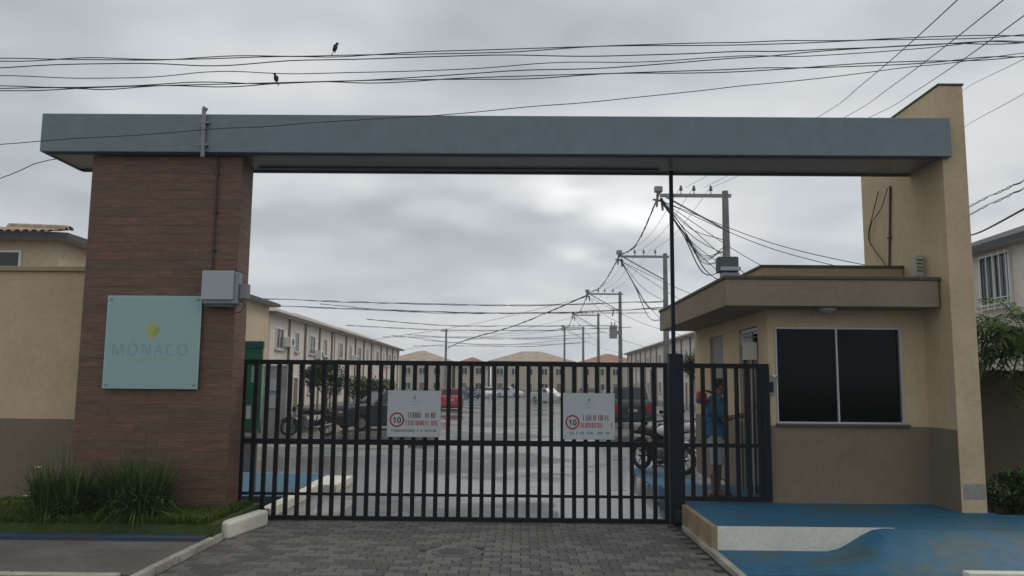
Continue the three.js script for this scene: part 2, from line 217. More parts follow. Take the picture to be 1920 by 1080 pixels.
// ------------------------------------------------------------------ gateway: pillar, beam, fin wall, boundary walls
{ const t = thing('gate_pillar', 'broad pillar clad in brown wood-look tiles left of the gate', 'pillar', [-4.675, 0.2, -10.575], { world: true });
  part(t, 'core', bx(-5.655, -3.695, 0.1, 4.765, -10.79, -10.362), mat.grout);
  const h = 0.116; let n = 0;
  for (let r = 0; r < 40; r++) { const y = 0.12 + r * h; if (y + h > 4.77) break;
    const cuts = [-5.667, -5.667 + 0.35 + ((r * 0.37) % 1) * 1.25, -3.683]; 
    for (let i = 0; i < cuts.length - 1; i++) { const w = cuts[i + 1] - cuts[i], o = part(t, 'plank', slab(w - 0.0016, h - 0.0018, 0.012 + R1() * 0.0008, 0.001).translate((cuts[i] + cuts[i + 1]) / 2, y + h / 2, -10.362), mat.wood[Math.floor(R1() * 3)]); const uv = o.geometry.attributes.uv, du = R1() * 5, dv = R1() * 5; for (let q = 0; q < uv.count; q++) uv.setXY(q, uv.getX(q) * 0.7 + du, uv.getY(q) * 3.2 + dv); n++; }
    for (const s of [1, -1]) { const o = part(t, 'plank', slab(0.434, h - 0.002, 0.012, 0.001).rotateY(s * Math.PI / 2).translate(-4.675 + s * 0.98, y + h / 2, -10.576), mat.wood[Math.floor(R1() * 3)]); const uv = o.geometry.attributes.uv, du = R1() * 5, dv = R1() * 5; for (let q = 0; q < uv.count; q++) uv.setXY(q, uv.getX(q) * 0.7 + du, uv.getY(q) * 2.2 + dv); }
  }
}
{ const t = thing('gateway_beam', 'long blue-grey metal clad beam spanning over the gate', 'beam', [-0.37, 4.78, -10.7], { world: true });
  part(t, 'fascia', rb(-6.3, 5.555, 4.775, 5.29, -10.26, -10.2, 0.012), mat.acm);
  part(t, 'end_panel', [bx(-6.298, -6.26, 4.777, 5.286, -11.2, -10.262), bx(5.515, 5.553, 4.777, 5.286, -10.42, -10.262)], mat.acm);
  part(t, 'soffit', bx(-6.258, 5.462, 4.79, 4.82, -11.14, -10.262), mat.soffit);
  part(t, 'rear_fascia', bx(-6.258, 5.462, 4.765, 5.286, -11.2, -11.142), mat.acmTrim);
  part(t, 'roof_sheet', bx(-6.258, 5.462, 5.25, 5.28, -11.14, -10.262), mat.acm);
  part(t, 'drip_edge', bx(-6.255, 5.46, 4.762, 4.789, -10.32, -10.264), mat.acmTrim);
  part(t, 'stiffener', bx(-3.65, 1.9, 4.768, 4.789, -10.98, -10.93), mat.acmTrim);
}
{ const t = thing('fin_wall', 'tall beige slab wall rising at the right end of the gateway', 'wall', [5.63, 0.2, -11.5], { world: true });
  part(t, 'wall', rb(5.475, 5.79, 0.1, 5.76, -12.8, -10.3, 0.008), mat.beige);
  part(t, 'coping', rb(5.462, 5.803, 5.762, 5.79, -12.81, -10.288, 0.006), mat.darkCap);
  part(t, 'dado', bx(5.471, 5.4745, 0.285, 1.29, -11.0, -10.304), mat.brown, { label: 'brown painted lower band' });
  part(t, 'cement_patch', bx(5.5, 5.78, 0.44, 0.63, -10.304, -10.2985), M(0.42, 0.4, 0.36, 0.9, { map: rep(concC, 1.3) }), { label: 'bare grey cement patch low on the front edge' });
}
{ const t = thing('boundary_wall', 'tall beige and brown boundary wall left of the wood-look pillar', 'wall', [-18, 0.2, -11.1], { world: true });
  part(t, 'wall', bx(-30, -5.95, 1.29, 3.3, -11.2, -11.0), mat.beige); part(t, 'dado', bx(-30, -5.95, 0.1, 1.288, -11.2, -10.994), mat.brown, { label: 'brown painted lower band' });
  part(t, 'coping', rb(-30, -5.95, 3.302, 3.37, -11.24, -10.95, 0.008), mat.beigeTrim);
  part(t, 'footing', bx(-30, -5.95, 0.1, 0.26, -10.99, -10.95), mat.kerb, { label: 'pale footing strip along the wall foot' });
}
{ const t = thing('boundary_wall', 'dark brown boundary wall behind the palm on the right', 'wall', [9, 0.2, -13.1], { world: true });
  part(t, 'wall', bx(5.6, 20, 0.1, 2.05, -13.2, -13.0), mat.brown); part(t, 'coping', bx(5.6, 20, 2.052, 2.1, -13.23, -12.97), mat.darkCap);
  part(t, 'footing', rb(5.8, 20, 0, 0.34, -12.99, -12.9, 0.01), mat.kerb, { label: 'pale footing strip along the wall foot' });
}
{ // entrance sign
  const cv = document.createElement('canvas'); cv.width = cv.height = 512; const c = cv.getContext('2d');
  c.fillStyle = '#94b1b0'; c.fillRect(0, 0, 512, 512);
  c.fillStyle = '#a3ae62'; c.beginPath(); c.moveTo(256, 240); c.bezierCurveTo(205, 215, 215, 165, 244, 130); c.bezierCurveTo(252, 160, 268, 172, 275, 150); c.bezierCurveTo(300, 175, 300, 220, 256, 240); c.fill();
  c.fillStyle = '#8ea252'; c.beginPath(); c.moveTo(262, 222); c.bezierCurveTo(240, 195, 262, 180, 296, 168); c.bezierCurveTo(298, 200, 286, 216, 262, 222); c.fill();
  c.fillStyle = '#7b9f9e'; c.font = '92px sans-serif'; c.textAlign = 'center'; c.textBaseline = 'alphabetic';
  let x = 26; for (const ch of 'M\u00d4NACO') { const w = c.measureText(ch).width; c.fillText(ch, x + w / 2, 332); x += w + 8; }
  c.fillStyle = '#93aa86'; for (let i = 0; i < 21; i++) if (i !== 11) c.fillRect(150 + i * 10, 352, 6, 13);
  const tx = new THREE.CanvasTexture(cv); tx.colorSpace = THREE.SRGBColorSpace;
  const t = thing('entrance_sign', 'square pale teal glass sign reading M\u00d4NACO on the wood-look pillar', 'sign', [-4.705, 1.71, -10.3]);
  part(t, 'panel', rb(-0.61, 0.61, 0, 1.19, -0.008, 0.008, 0.004), M(0.3, 0.5, 0.49, 0.25));
  const f = new THREE.PlaneGeometry(1.17, 1.15).translate(0, 0.595, 0.0095); part(t, 'print', f, new THREE.MeshPhysicalMaterial({ map: tx, roughness: 0.22 }), { keep: true });
  for (const sx of [-0.56, 0.56]) for (const sy of [0.05, 1.14]) part(t, 'standoff', rod(V(sx, sy, -0.047), V(sx, sy, 0.02), 0.014, 0.014, 12), mat.steel);
}
{ const t = thing('meter_box', 'grey electrical box on the right corner of the wood-look pillar', 'box', [-3.8, 2.76, -10.2], { world: true });
  part(t, 'housing', rb(-4.05, -3.6, 2.79, 3.2, -10.345, -10.18, 0.02), mat.greyBox);
  part(t, 'lid', rb(-4.06, -3.65, 2.84, 3.215, -10.179, -10.15, 0.012), mat.greyLid); part(t, 'base', rb(-4.03, -3.66, 2.755, 2.788, -10.34, -10.2, 0.008), mat.darkGrey);
  part(t, 'bracket', rb(-3.598, -3.5, 2.86, 3.06, -10.36, -10.22, 0.01), M(0.22, 0.2, 0.21, 0.6));
  part(t, 'cable_loop', tube([V(-3.68, 2.77, -10.22), V(-3.62, 2.68, -10.2), V(-3.55, 2.71, -10.22), V(-3.54, 2.82, -10.27), V(-3.6, 2.84, -10.3)], 0.008), mat.wire);
}
one('conduit', 'thin dark conduit running down the pillar to the grey box', 'pipe', [rod(V(-4.0, 3.2, -10.325), V(-4.0, 4.77, -10.325), 0.013), ...[3.5, 4.0, 4.5].map((y) => rb(-4.03, -3.97, y, y + 0.02, -10.35, -10.31, 0.004))], M(0.07, 0.05, 0.048, 0.7));
one('vent_pipe', 'grey upright pipe clipped to the front of the beam above the pillar', 'pipe', [rod(V(-4.14, 4.7, -10.165), V(-4.155, 5.33, -10.165), 0.028, 0.028, 12), rod(V(-4.155, 5.33, -10.165), V(-4.135, 5.365, -10.165), 0.036, 0.036, 12), rb(-4.2, -4.08, 4.85, 4.88, -10.2, -10.15, 0.005), rb(-4.2, -4.08, 5.15, 5.18, -10.2, -10.15, 0.005)], M(0.27, 0.26, 0.285, 0.6));
{ const x = 5.455; one('conduit', 'rusty brown conduit running down the slab wall to the guardhouse roof', 'pipe', [rod(V(x, 3.25, -11.95), V(x, 4.77, -11.75), 0.016), rb(x - 0.02, 5.476, 4.0, 4.03, -11.89, -11.81, 0.004)], M(0.1, 0.075, 0.055, 0.8));
  one('loose_cable', 'loose dark cables dangling beside the conduit on the slab wall', 'cable', [tube([V(x - .02, 4.78, -12.1), V(x - .03, 4.4, -12.35), V(x - .03, 4.15, -12.5), V(x - .03, 3.9, -12.3), V(x - .03, 3.7, -12.05), V(x - .02, 3.45, -11.85), V(x - .02, 3.3, -11.6)], 0.008, 40), tube([V(x - .02, 4.75, -11.8), V(x - .03, 4.5, -12.0), V(x - .03, 4.3, -12.4), V(x - .03, 4.0, -12.45)], 0.007, 30)], mat.wire); }

// ------------------------------------------------------------------ guardhouse
{ const t = thing('guardhouse', 'beige and brown guardhouse with a flat overhanging roof beside the gate', 'guardhouse', [4.4, 0.28, -13], { world: true });
  const X0 = 3.35, X1 = 5.474, Z0 = -11.0, Z1 = -15.6, wx0 = 3.45, wx1 = 5.15, wy0 = 1.32, wy1 = 2.61, th = 0.15;
  part(t, 'wall', [bx(X0 + 0.001, X1, 1.29, wy0, Z0 - th, Z0), bx(X0 + 0.001, wx0, wy0 + 0.001, wy1, Z0 - th, Z0), bx(wx1, X1, wy0 + 0.001, wy1, Z0 - th, Z0), bx(X0 + 0.001, X1, wy1 + 0.001, 2.9, Z0 - th, Z0),
    bx(X0, X0 + th, 1.29, 2.66, -11.45, Z0 - th - 0.001), bx(X0, X0 + th, 1.29, 2.66, -13.4, -12.43), bx(X0, X0 + th, 1.29, 2.66, Z1, -14.35), bx(X0, X0 + th, 2.661, 2.9, Z1, Z0 - th - 0.001), bx(X0 + th, X1, 0.2, 2.9, Z1, Z1 + th), bx(X1 - 0.1, X1, 0.2, 2.9, Z1 + th, -12.81)], mat.beige);
  for (const q of [bx(X0 - 0.003, X1 - 0.004, 0.2, 1.288, Z0 - th, Z0 + 0.004), bx(X0 - 0.003, X0 + th, 0.2, 1.288, -11.45, Z0 - th - 0.001), bx(X0 - 0.003, X0 + th, 0.2, 1.288, -13.4, -12.43), bx(X0 - 0.003, X0 + th, 0.2, 1.288, Z1, -14.35)]) part(t, 'dado', q, mat.brown, { label: 'brown painted lower band' });
  const roof = part(t, 'roof', rb(2.67, 5.44, 2.85, 3.2, -15.5, -10.5, 0.008), mat.fascia, { label: 'grey-brown overhanging roof fascia' });
  part(roof, 'coping', rb(2.65, 5.46, 3.202, 3.245, -15.52, -10.48, 0.006), mat.darkCap);
  const pp = part(t, 'parapet', bx(3.45, 5.46, 3.1, 3.5, -15, -11.5), mat.beigeTrim); part(pp, 'coping', bx(3.43, 5.468, 3.502, 3.54, -15.02, -11.48), mat.darkCap);
  const w = part(t, 'window', [bx(wx0, wx0 + 0.02, wy0, wy1, -11.06, -10.985), bx(wx1 - 0.03, wx1, wy0, wy1, -11.06, -10.985), bx(wx0 + 0.02, wx1 - 0.03, wy0, wy0 + 0.025, -11.06, -10.985), bx(wx0 + 0.02, wx1 - 0.03, wy1 - 0.022, wy1, -11.06, -10.985), bx(4.265, 4.288, wy0 + 0.025, wy1 - 0.022, -11.05, -10.99)], mat.alu, { label: 'wide sliding window of black glass in an aluminium frame' });
  part(w, 'pane', bx(wx0 + 0.02, 4.265, wy0 + 0.025, wy1 - 0.022, -11.03, -11.022), mat.tint); part(w, 'pane', bx(4.288, wx1 - 0.03, wy0 + 0.025, wy1 - 0.022, -11.044, -11.036), mat.tint);
  part(w, 'sill', rb(wx0 - 0.02, wx1 + 0.06, 1.285, 1.318, -11.05, -10.95, 0.006), mat.darkCap);
  const d = part(t, 'door', [bx(X0 + 0.03, X0 + 0.09, 0.28, 2.64, -11.49, -11.452), bx(X0 + 0.03, X0 + 0.09, 0.28, 2.64, -12.43, -12.39), bx(X0 + 0.03, X0 + 0.09, 2.6, 2.65, -12.39, -11.49), bx(X0 + 0.035, X0 + 0.08, 0.28, 2.6, -11.96, -11.93)], mat.alu, { label: 'dark glazed door of the guardhouse with paper notices' });
  part(d, 'pane', [bx(X0 + 0.055, X0 + 0.063, 0.3, 2.6, -11.93, -11.49), bx(X0 + 0.055, X0 + 0.063, 0.3, 2.6, -12.39, -11.96)], mat.tint);
  const hs = part(t, 'hanging_sign', rb(3.14, 3.335, 2.18, 2.43, -11.475, -11.45, 0.004), M(0.6, 0.59, 0.56, 0.7), { label: 'white plate hung out from the door frame' }); part(hs, 'bracket', [rod(V(3.349, 2.5, -11.462), V(3.15, 2.5, -11.462), 0.01), rod(V(3.17, 2.5, -11.462), V(3.17, 2.43, -11.462), 0.005), rod(V(3.3, 2.5, -11.462), V(3.3, 2.43, -11.462), 0.005)], mat.steel);
  part(t, 'notice', bx(X0 - 0.006, X0 + 0.002, 2.42, 2.58, -12.35, -11.7), M(0.35, 0.35, 0.38, 0.8), { label: 'grey printed notice above the door' });
  part(t, 'side_door', bx(X0 + 0.04, X0 + 0.08, 0.28, 2.66, -14.35, -13.4), mat.greyDoor, { label: 'plain grey narrow door at the rear' });
  const l = part(t, 'ceiling_lamp', T(new THREE.CylinderGeometry(0.11, 0.11, 0.02, 20), 4.1, 2.838, -10.78), mat.whitePaint, { label: 'small round lamp under the roof overhang, unlit' }); part(l, 'lamp_shade', ball(4.1, 2.827, -10.78, 0.095, 1, 0.55, 1, 16), mat.bulbGlass);
  part(t, 'floor', bx(X0 + th, X1, 0.2, 0.285, Z1 + th, Z0 - th), mat.cement);
}
{ const t = thing('intercom', 'grey intercom panel on the guardhouse wall beside the window', 'intercom', [3.365, 1.7, -10.995]);
  part(t, 'housing', rb(-0.05, 0.05, 0, 0.2, -0.01, 0.04, 0.008), mat.greyBox); part(t, 'keypad', rb(-0.028, 0.035, 0.03, 0.17, 0.041, 0.048, 0.003), mat.dark);
}
{ const t = thing('security_camera', 'small white security camera above the intercom on the guardhouse corner', 'camera', [3.4, 1.95, -10.97]);
  part(t, 'body', rod(V(0, 0, 0), V(0.03, -0.015, 0.08), 0.022, 0.022, 10), mat.whitePaint); part(t, 'bracket', rod(V(0, 0, 0), V(0, 0.02, -0.03), 0.01), mat.whitePaint); part(t, 'lens', rod(V(0.03, -0.015, 0.08), V(0.032, -0.016, 0.085), 0.015, 0.015, 10), mat.dark);
}
{ const t = thing('floodlight', 'grey floodlight on the front corner of the guardhouse roof', 'floodlight', [2.75, 3.245, -10.65]);
  part(t, 'housing', rb(-0.145, 0.13, 0.06, 0.27, -0.1, 0.06, 0.02), mat.darkGrey); part(t, 'lens', rb(-0.12, 0.15, 0.075, 0.13, 0.061, 0.085, 0.008), mat.greyLid); part(t, 'bracket', [rb(-0.1, 0.14, 0, 0.058, -0.06, 0.05, 0.008)], mat.greyBox);
}
{ const t = thing('siren_box', 'small pale alarm box on the guardhouse roof against the slab wall', 'alarm box', [5.38, 3.246, -10.9]);
  part(t, 'housing', rb(-0.055, 0.055, 0.06, 0.36, -0.05, 0.05, 0.012), M(0.4, 0.4, 0.36, 0.6)); part(t, 'louvre', [0.12, 0.17, 0.22, 0.27].map((y) => rb(-0.04, 0.04, y, y + 0.02, 0.051, 0.058, 0.003)), mat.darkGrey); part(t, 'foot', rb(-0.07, 0.07, 0, 0.058, -0.05, 0.06, 0.008), mat.greyBox);
}

// ------------------------------------------------------------------ gates
{ const t = thing('sliding_gate', 'wide black steel sliding gate across the driveway', 'gate', [-0.87, 0, -10.95], { world: true });
  const L = -3.74, Rr = 1.975, Zc = -10.95, step = -3.41;
  part(t, 'rail', bx(L, Rr, 2.05, 2.112, Zc - 0.03, Zc + 0.03), mat.black); part(t, 'rail', bx(L, Rr, 0.99, 1.062, Zc - 0.03, Zc + 0.03), mat.black); part(t, 'rail', bx(L, Rr, 0.325, 0.36, Zc - 0.022, Zc + 0.022), mat.black); part(t, 'rail', bx(step, Rr, 0.012, 0.062, Zc - 0.03, Zc + 0.03), mat.black);
  const n = 38; for (let i = 0; i < n; i++) { const x = lerp(L + 0.025, Rr - 0.025, i / (n - 1)), b = x < step - 0.02 ? 0.19 : 0.0625, hw = 0.027, o = part(t, 'bar', [bx(x - hw, x + hw, b, 0.3248, Zc - 0.02, Zc + 0.02), bx(x - hw, x + hw, 0.3602, 0.9898, Zc - 0.02, Zc + 0.02), bx(x - hw, x + hw, 1.0622, 2.0498, Zc - 0.02, Zc + 0.02)], mat.black); o.rotation.y = 0; }
}
{ const t = thing('gate_post', 'thick black steel post between the two gates with a thin pole up to the beam', 'post', [2.09, 0, -10.95], { world: true });
  part(t, 'column', rb(1.995, 2.18, 0, 2.225, -11.03, -10.87, 0.006), mat.blackPost); part(t, 'pole', rb(2.042, 2.092, 2.226, 4.77, -10.975, -10.925, 0.005), mat.blackPost); part(t, 'cap', rb(1.99, 2.185, 2.2255, 2.24, -11.035, -10.976, 0.004), mat.blackPost);
  part(t, 'roller', [rod(V(2.09, 0.12, -10.86), V(2.09, 0.12, -10.8), 0.07, 0.07, 14), rb(2.04, 2.18, 0.02, 0.2, -10.868, -10.85, 0.004)], mat.rubber);
}
{ const t = thing('pedestrian_gate', 'narrow black barred pedestrian gate beside the guardhouse', 'gate', [2.74, 0.28, -10.95], { world: true });
  const a = 2.2, b = 3.335, Zc = -10.945;
  part(t, 'rail', bx(a, b, 2.045, 2.11, Zc - 0.025, Zc + 0.025), mat.black); part(t, 'rail', bx(a, b, 1.0, 1.05, Zc - 0.025, Zc + 0.025), mat.black); part(t, 'rail', bx(a, b, 0.3, 0.36, Zc - 0.025, Zc + 0.025), mat.black);
  part(t, 'stile', [bx(b - 0.1, b, 0.3602, 0.9998, Zc - 0.03, Zc + 0.03), bx(b - 0.1, b, 1.0502, 2.0448, Zc - 0.03, Zc + 0.03)], mat.black);
  for (let i = 0; i < 7; i++) { const x = a + 0.1 + i * 0.15; if (x > b - 0.12) break; part(t, 'bar', [bx(x - 0.027, x + 0.027, 0.3602, 0.9998, Zc - 0.018, Zc + 0.018), bx(x - 0.027, x + 0.027, 1.0502, 2.0448, Zc - 0.018, Zc + 0.018)], mat.black); }
}
{ // speed-limit boards tied to the gate
  const mk = (seed, mode) => { const cv = document.createElement('canvas'); cv.width = 350; cv.height = 300; const c = cv.getContext('2d'), r = rng(seed); c.fillStyle = '#b2b9bb'; c.fillRect(0, 0, 350, 300);
    c.fillStyle = '#7c8c92'; c.fillRect(166, 38, 22, 16); c.fillRect(172, 30, 10, 8); c.fillStyle = '#93a3a6'; c.fillRect(135, 66, 84, 6); c.fillRect(148, 88, 62, 5);
    c.strokeStyle = '#9a2434'; c.lineWidth = 11; c.beginPath(); c.arc(62, 190, 43, 0, 7); c.stroke(); c.fillStyle = '#2c1218'; c.font = 'bold 54px sans-serif'; c.textAlign = 'center'; c.textBaseline = 'middle'; c.fillText('10', 62, 193);
    const line = (x0, x1, y, h, col) => { c.fillStyle = col; let x = x0; while (x < x1) { const w = 7 + r() * 9; if (r() < 0.86) { c.fillRect(x, y, 5, h); if (r() < 0.6) c.fillRect(x, y, w - 3, 4); if (r() < 0.5) c.fillRect(x, y + h / 2 - 2, w - 3, 4); if (r() < 0.6) c.fillRect(x, y + h - 4, w - 3, 4); if (r() < 0.5) c.fillRect(x + w - 6, y, 4, h); } x += w + 2; } };
    line(134, 318, 142, 36, mode ? '#6a2e38' : '#5c3740'); line(118, 330, 194, 32, '#9c3448'); c.fillStyle = mode ? '#4f7a70' : '#55646e'; line(28, 320, 252, 17, mode ? '#43706a' : '#56666f');
    const tx = new THREE.CanvasTexture(cv); tx.colorSpace = THREE.SRGBColorSpace; return new THREE.MeshPhysicalMaterial({ map: tx, roughness: 0.45 }); };
  [[-1.77, -1.055, 1.1, 1.715, 5, 0, 'white speed board with a red 10 ring, left one on the gate'], [0.575, 1.262, 1.09, 1.7, 9, 1, 'white speed board with a red 10 ring, right one on the gate']].forEach(([x0, x1, y0, y1, s, m, label]) => {
    const t = thing('speed_sign', label, 'sign', [(x0 + x1) / 2, y0, -10.9], { group: 'speed boards on the sliding gate' }), w = (x1 - x0) / 2, h = y1 - y0;
    part(t, 'board', rb(-w, w, 0, h, -0.006, 0.006, 0.002), M(0.42, 0.44, 0.45, 0.5)); part(t, 'print', new THREE.PlaneGeometry(2 * w - 0.01, h - 0.01).translate(0, h / 2, 0.0075), mk(s, m), { keep: true });
    for (const sx of [-w + 0.03, w - 0.03]) for (const ty of [h - 0.04, 0.04]) part(t, 'tie', rod(V(sx, ty, -0.02), V(sx, ty, 0.012), 0.006), mat.wire);
  });
}
// ------------------------------------------------------------------ houses
function hipRoof(x0, x1, z0, z1, eave, ridge, over = 0.45, thick = 0.14) { // z0 > z1 ; ridge along the longer side
  const a = x0 - over, b = x1 + over, c = z0 + over, d = z1 - over, w = b - a, l = c - d, h = Math.min(w, l) / 2, e = eave + thick;
  const r0 = w >= l ? [a + h, ridge, (c + d) / 2] : [(a + b) / 2, ridge, c - h], r1 = w >= l ? [b - h, ridge, (c + d) / 2] : [(a + b) / 2, ridge, d + h];
  const p = [[a, e, c], [b, e, c], [b, e, d], [a, e, d]], q = [[a, eave, c], [b, eave, c], [b, eave, d], [a, eave, d]];
  const tiles = w >= l ? quads([[p[0], p[1], r1, r0], [p[2], p[3], r0, r1], [p[1], p[2], r1], [p[3], p[0], r0]]) : quads([[p[1], p[2], r1, r0], [p[3], p[0], r0, r1], [p[0], p[1], r0], [p[2], p[3], r1]]);
  const edge = quads([0, 1, 2, 3].map((i) => { const j = (i + 1) % 4; return [q[i], q[j], p[j], p[i]]; })), under = quads([[q[3], q[2], q[1], q[0]]]);
  return { tiles, edge, under };
}
function slopeUv(m, k = 1) { // tile courses follow each slope
  const g = m.geometry, p = g.attributes.position, n = g.attributes.normal, uv = g.attributes.uv;
  for (let i = 0; i < p.count; i++) { const ax = Math.abs(n.getX(i)), az = Math.abs(n.getZ(i)); uv.setXY(i, (ax > az ? p.getZ(i) : p.getX(i)) * k, p.getY(i) / Math.max(0.25, Math.hypot(ax, az)) * k); }
}
function house(label, o) { // o: x0,x1,z0,z1,eave,ridge, wins [{s:'x'|'z', at, y, w, h}], pipes, wall, roof, dado
  const t = thing('house', label, 'house', [(o.x0 + o.x1) / 2, 0, (o.z0 + o.z1) / 2], { world: true, group: o.group });
  const w = o.wall ?? mat.houseWall, dh = o.dado ?? 1.1;
  part(t, 'wall', bx(o.x0, o.x1, dh, o.eave + 0.02, o.z1, o.z0), w); part(t, 'dado', bx(o.x0 - 0.01, o.x1 + 0.01, -0.02, dh - 0.002, o.z1 - 0.01, o.z0 + 0.01), mat.houseDado);
  const r = hipRoof(o.x0, o.x1, o.z0, o.z1, o.eave, o.ridge, o.over); const ro = part(t, 'roof', r.tiles, o.roof ?? mat.roofFar); slopeUv(ro);
  part(ro, 'gutter', r.edge, mat.fasciaDark); part(t, 'soffit', r.under, M(0.42, 0.39, 0.34, 0.9));
  const sx = o.face ?? 1, fx = sx > 0 ? o.x1 : o.x0; // side of the house that faces the road
  for (const q of o.wins ?? []) {
    const F = q.s === 'x' ? (u0, u1, y0, y1, d0, d1) => bx(fx + sx * d0, fx + sx * d1, y0, y1, u0, u1) : (u0, u1, y0, y1, d0, d1) => bx(u0, u1, y0, y1, o.z0 + d0, o.z0 + d1);
    const a = q.at - q.w / 2, b = q.at + q.w / 2, f = 0.05;
    if (q.door) { const dd = part(t, 'door', F(a, b, 0.0, q.h, 0.005, 0.03), M(0.16, 0.11, 0.08, 0.6)); part(dd, 'frame', [F(a - 0.06, a, 0, q.h, 0.004, 0.06), F(b, b + 0.06, 0, q.h, 0.004, 0.06), F(a - 0.06, b + 0.06, q.h + 0.001, q.h + 0.07, 0.004, 0.06)], mat.whitePaint); continue; }
    const win = part(t, 'window', [F(a, a + f, q.y, q.y + q.h, 0.004, 0.07), F(b - f, b, q.y, q.y + q.h, 0.004, 0.07), F(a + f, b - f, q.y, q.y + f, 0.004, 0.07), F(a + f, b - f, q.y + q.h - f, q.y + q.h, 0.004, 0.07), F(q.at - f / 2, q.at + f / 2, q.y + f, q.y + q.h - f, 0.004, 0.06)], mat.whitePaint);
    part(win, 'pane', [F(a + f, q.at - f / 2, q.y + f, q.y + q.h - f, 0.004, 0.03)], mat.pane); part(win, 'pane', [F(q.at + f / 2, b - f, q.y + f, q.y + q.h - f, 0.004, 0.03)], mat.pane);
    part(win, 'sill', F(a - 0.06, b + 0.06, q.y - 0.07, q.y - 0.005, 0.003, 0.12), mat.paleCement);
  }
  for (const z of o.pipes ?? []) part(t, 'downpipe', rod(V(fx + sx * 0.07, 0, z), V(fx + sx * 0.07, o.eave, z), 0.06, 0.06, 8), M(0.2, 0.17, 0.15, 0.7));
  for (const [z, y] of o.acs ?? []) { const ac = part(t, 'air_conditioner', rb(Math.min(fx + sx * 0.02, fx + sx * 0.4), Math.max(fx + sx * 0.02, fx + sx * 0.4), y, y + 0.55, z - 0.4, z + 0.4, 0.03), mat.whitePaint); part(ac, 'grille', T(new THREE.CylinderGeometry(0.2, 0.2, 0.015, 16).rotateZ(Math.PI / 2), fx + sx * 0.405, y + 0.28, z), mat.darkGrey); }
  return t;
}
{ // near left house with single barrel tiles along its front slope
  const o = { x0: -22, x1: -11.35, z0: -19.5, z1: -36.2, eave: 5.22, ridge: 6.55, over: 0.4, wall: mat.houseBeige, dado: 1.25, wins: [{ s: 'z', at: -12.85, y: 4.35, w: 1.2, h: 0.62 }, { s: 'z', at: -16, y: 3.9, w: 1.4, h: 1.1 }] };
  const t = house('beige house with clay barrel roof tiles behind the left boundary wall', o), ro = t.children.find((c) => c.name === 'roof');
  const ex0 = o.x0 - 0.4, ex1 = o.x1 + 0.4, ez = o.z0 + 0.4, run = (ex1 - ex0) / 2, rise = (o.ridge - o.eave - 0.14) / run, ang = Math.atan(rise), tl = 0.42, tg = [0.098, 0.085].map((r) => new THREE.CylinderGeometry(r, r * 0.82, tl + 0.06, 7, 1, true, -Math.PI / 2, Math.PI).rotateX(-Math.PI / 2).scale(1, 0.65, 1));
  const put = (x, s, k) => { const y = o.eave + 0.15 + s * Math.sin(ang), z = ez - s * Math.cos(ang); const g = tg[0].clone().rotateX(ang + 0.03).translate(x, y + 0.02, z); part(ro, 'tile', g, mat.roofTile[k]); };
  const r = rng(3); let n = 0;
  for (let i = 0; i < 16; i++) { const x = ex1 - 0.14 - i * 0.205; for (let j = 0; j < 13; j++) { const s = 0.14 + j * tl; if (s * Math.cos(ang) > (ex1 - x) - 0.02 || n >= 200) break; put(x, s, Math.floor(r() * 3)); n++; } }
  for (const m of mat.roofTile) m.side = THREE.DoubleSide;
  for (let j = 0; j < 14; j++) { const s = j * 0.4 + 0.1; part(ro, 'ridge_tile', new THREE.CylinderGeometry(0.12, 0.1, 0.46, 7, 1, true, -Math.PI / 2, Math.PI).rotateX(-Math.PI / 2).rotateX(Math.atan(rise / Math.SQRT2) + 0.02).rotateY(Math.PI / 4).translate(ex1 - s / Math.SQRT2, o.eave + 0.2 + s * rise / Math.SQRT2, ez - s / Math.SQRT2), mat.roofTile[j % 3]); }
}
for (const [i, [z0, z1, label]] of [[-41.3, -55.6, 'pale two-storey row house on the left, nearest of its row beyond the beige house'], [-56, -70.6, 'pale two-storey row house on the left, middle one of its row'], [-71, -86, 'pale two-storey row house on the left, farthest of its row']].entries()) {
  const wins = [], pipes = []; for (let z = z0 - 1.6, k = 0; z > z1 + 1; z -= 3.4, k++) { wins.push({ s: 'x', at: z, y: 3.55, w: k % 2 ? 0.7 : 1.3, h: 1.15 }); if (k % 2 === 0) wins.push({ s: 'x', at: z, y: 1.15, w: 1.3, h: 1.1 }); else wins.push({ s: 'x', at: z, door: 1, w: 0.9, h: 2.1 }); pipes.push(z - 1.7); }
  house(label, { x0: -21, x1: -12.85, z0, z1, eave: 5.3, ridge: 7.0, wins, pipes, dado: 0.5, acs: i === 0 ? [[z0 - 2.9, 3.75], [z0 - 9.6, 3.3]] : [[z0 - 6, 3.4]], group: 'row houses along the left side of the street' });
}
for (const [i, [z0, z1, label]] of [[-30.5, -50.4, 'pale two-storey row house on the right just beyond the guardhouse roof'], [-51, -72.4, 'pale two-storey row house on the right, middle one of its row'], [-73, -97, 'pale two-storey row house on the right, farthest of its row']].entries()) {
  const wins = [], pipes = []; for (let z = z0 - 1.6, k = 0; z > z1 + 1; z -= 3.4, k++) { wins.push({ s: 'x', at: z, y: 3.55, w: k % 2 ? 0.7 : 1.3, h: 1.15 }); if (k % 2 === 0) wins.push({ s: 'x', at: z, y: 1.15, w: 1.3, h: 1.1 }); else wins.push({ s: 'x', at: z, door: 1, w: 0.9, h: 2.1 }); pipes.push(z - 1.7); }
  house(label, { x0: 12.85, x1: 21, z0, z1, eave: 5.5, ridge: 7.2, face: -1, wins, pipes, dado: 0.5, acs: [[z0 - 6, 3.4]], group: 'row houses along the right side of the street' });
}
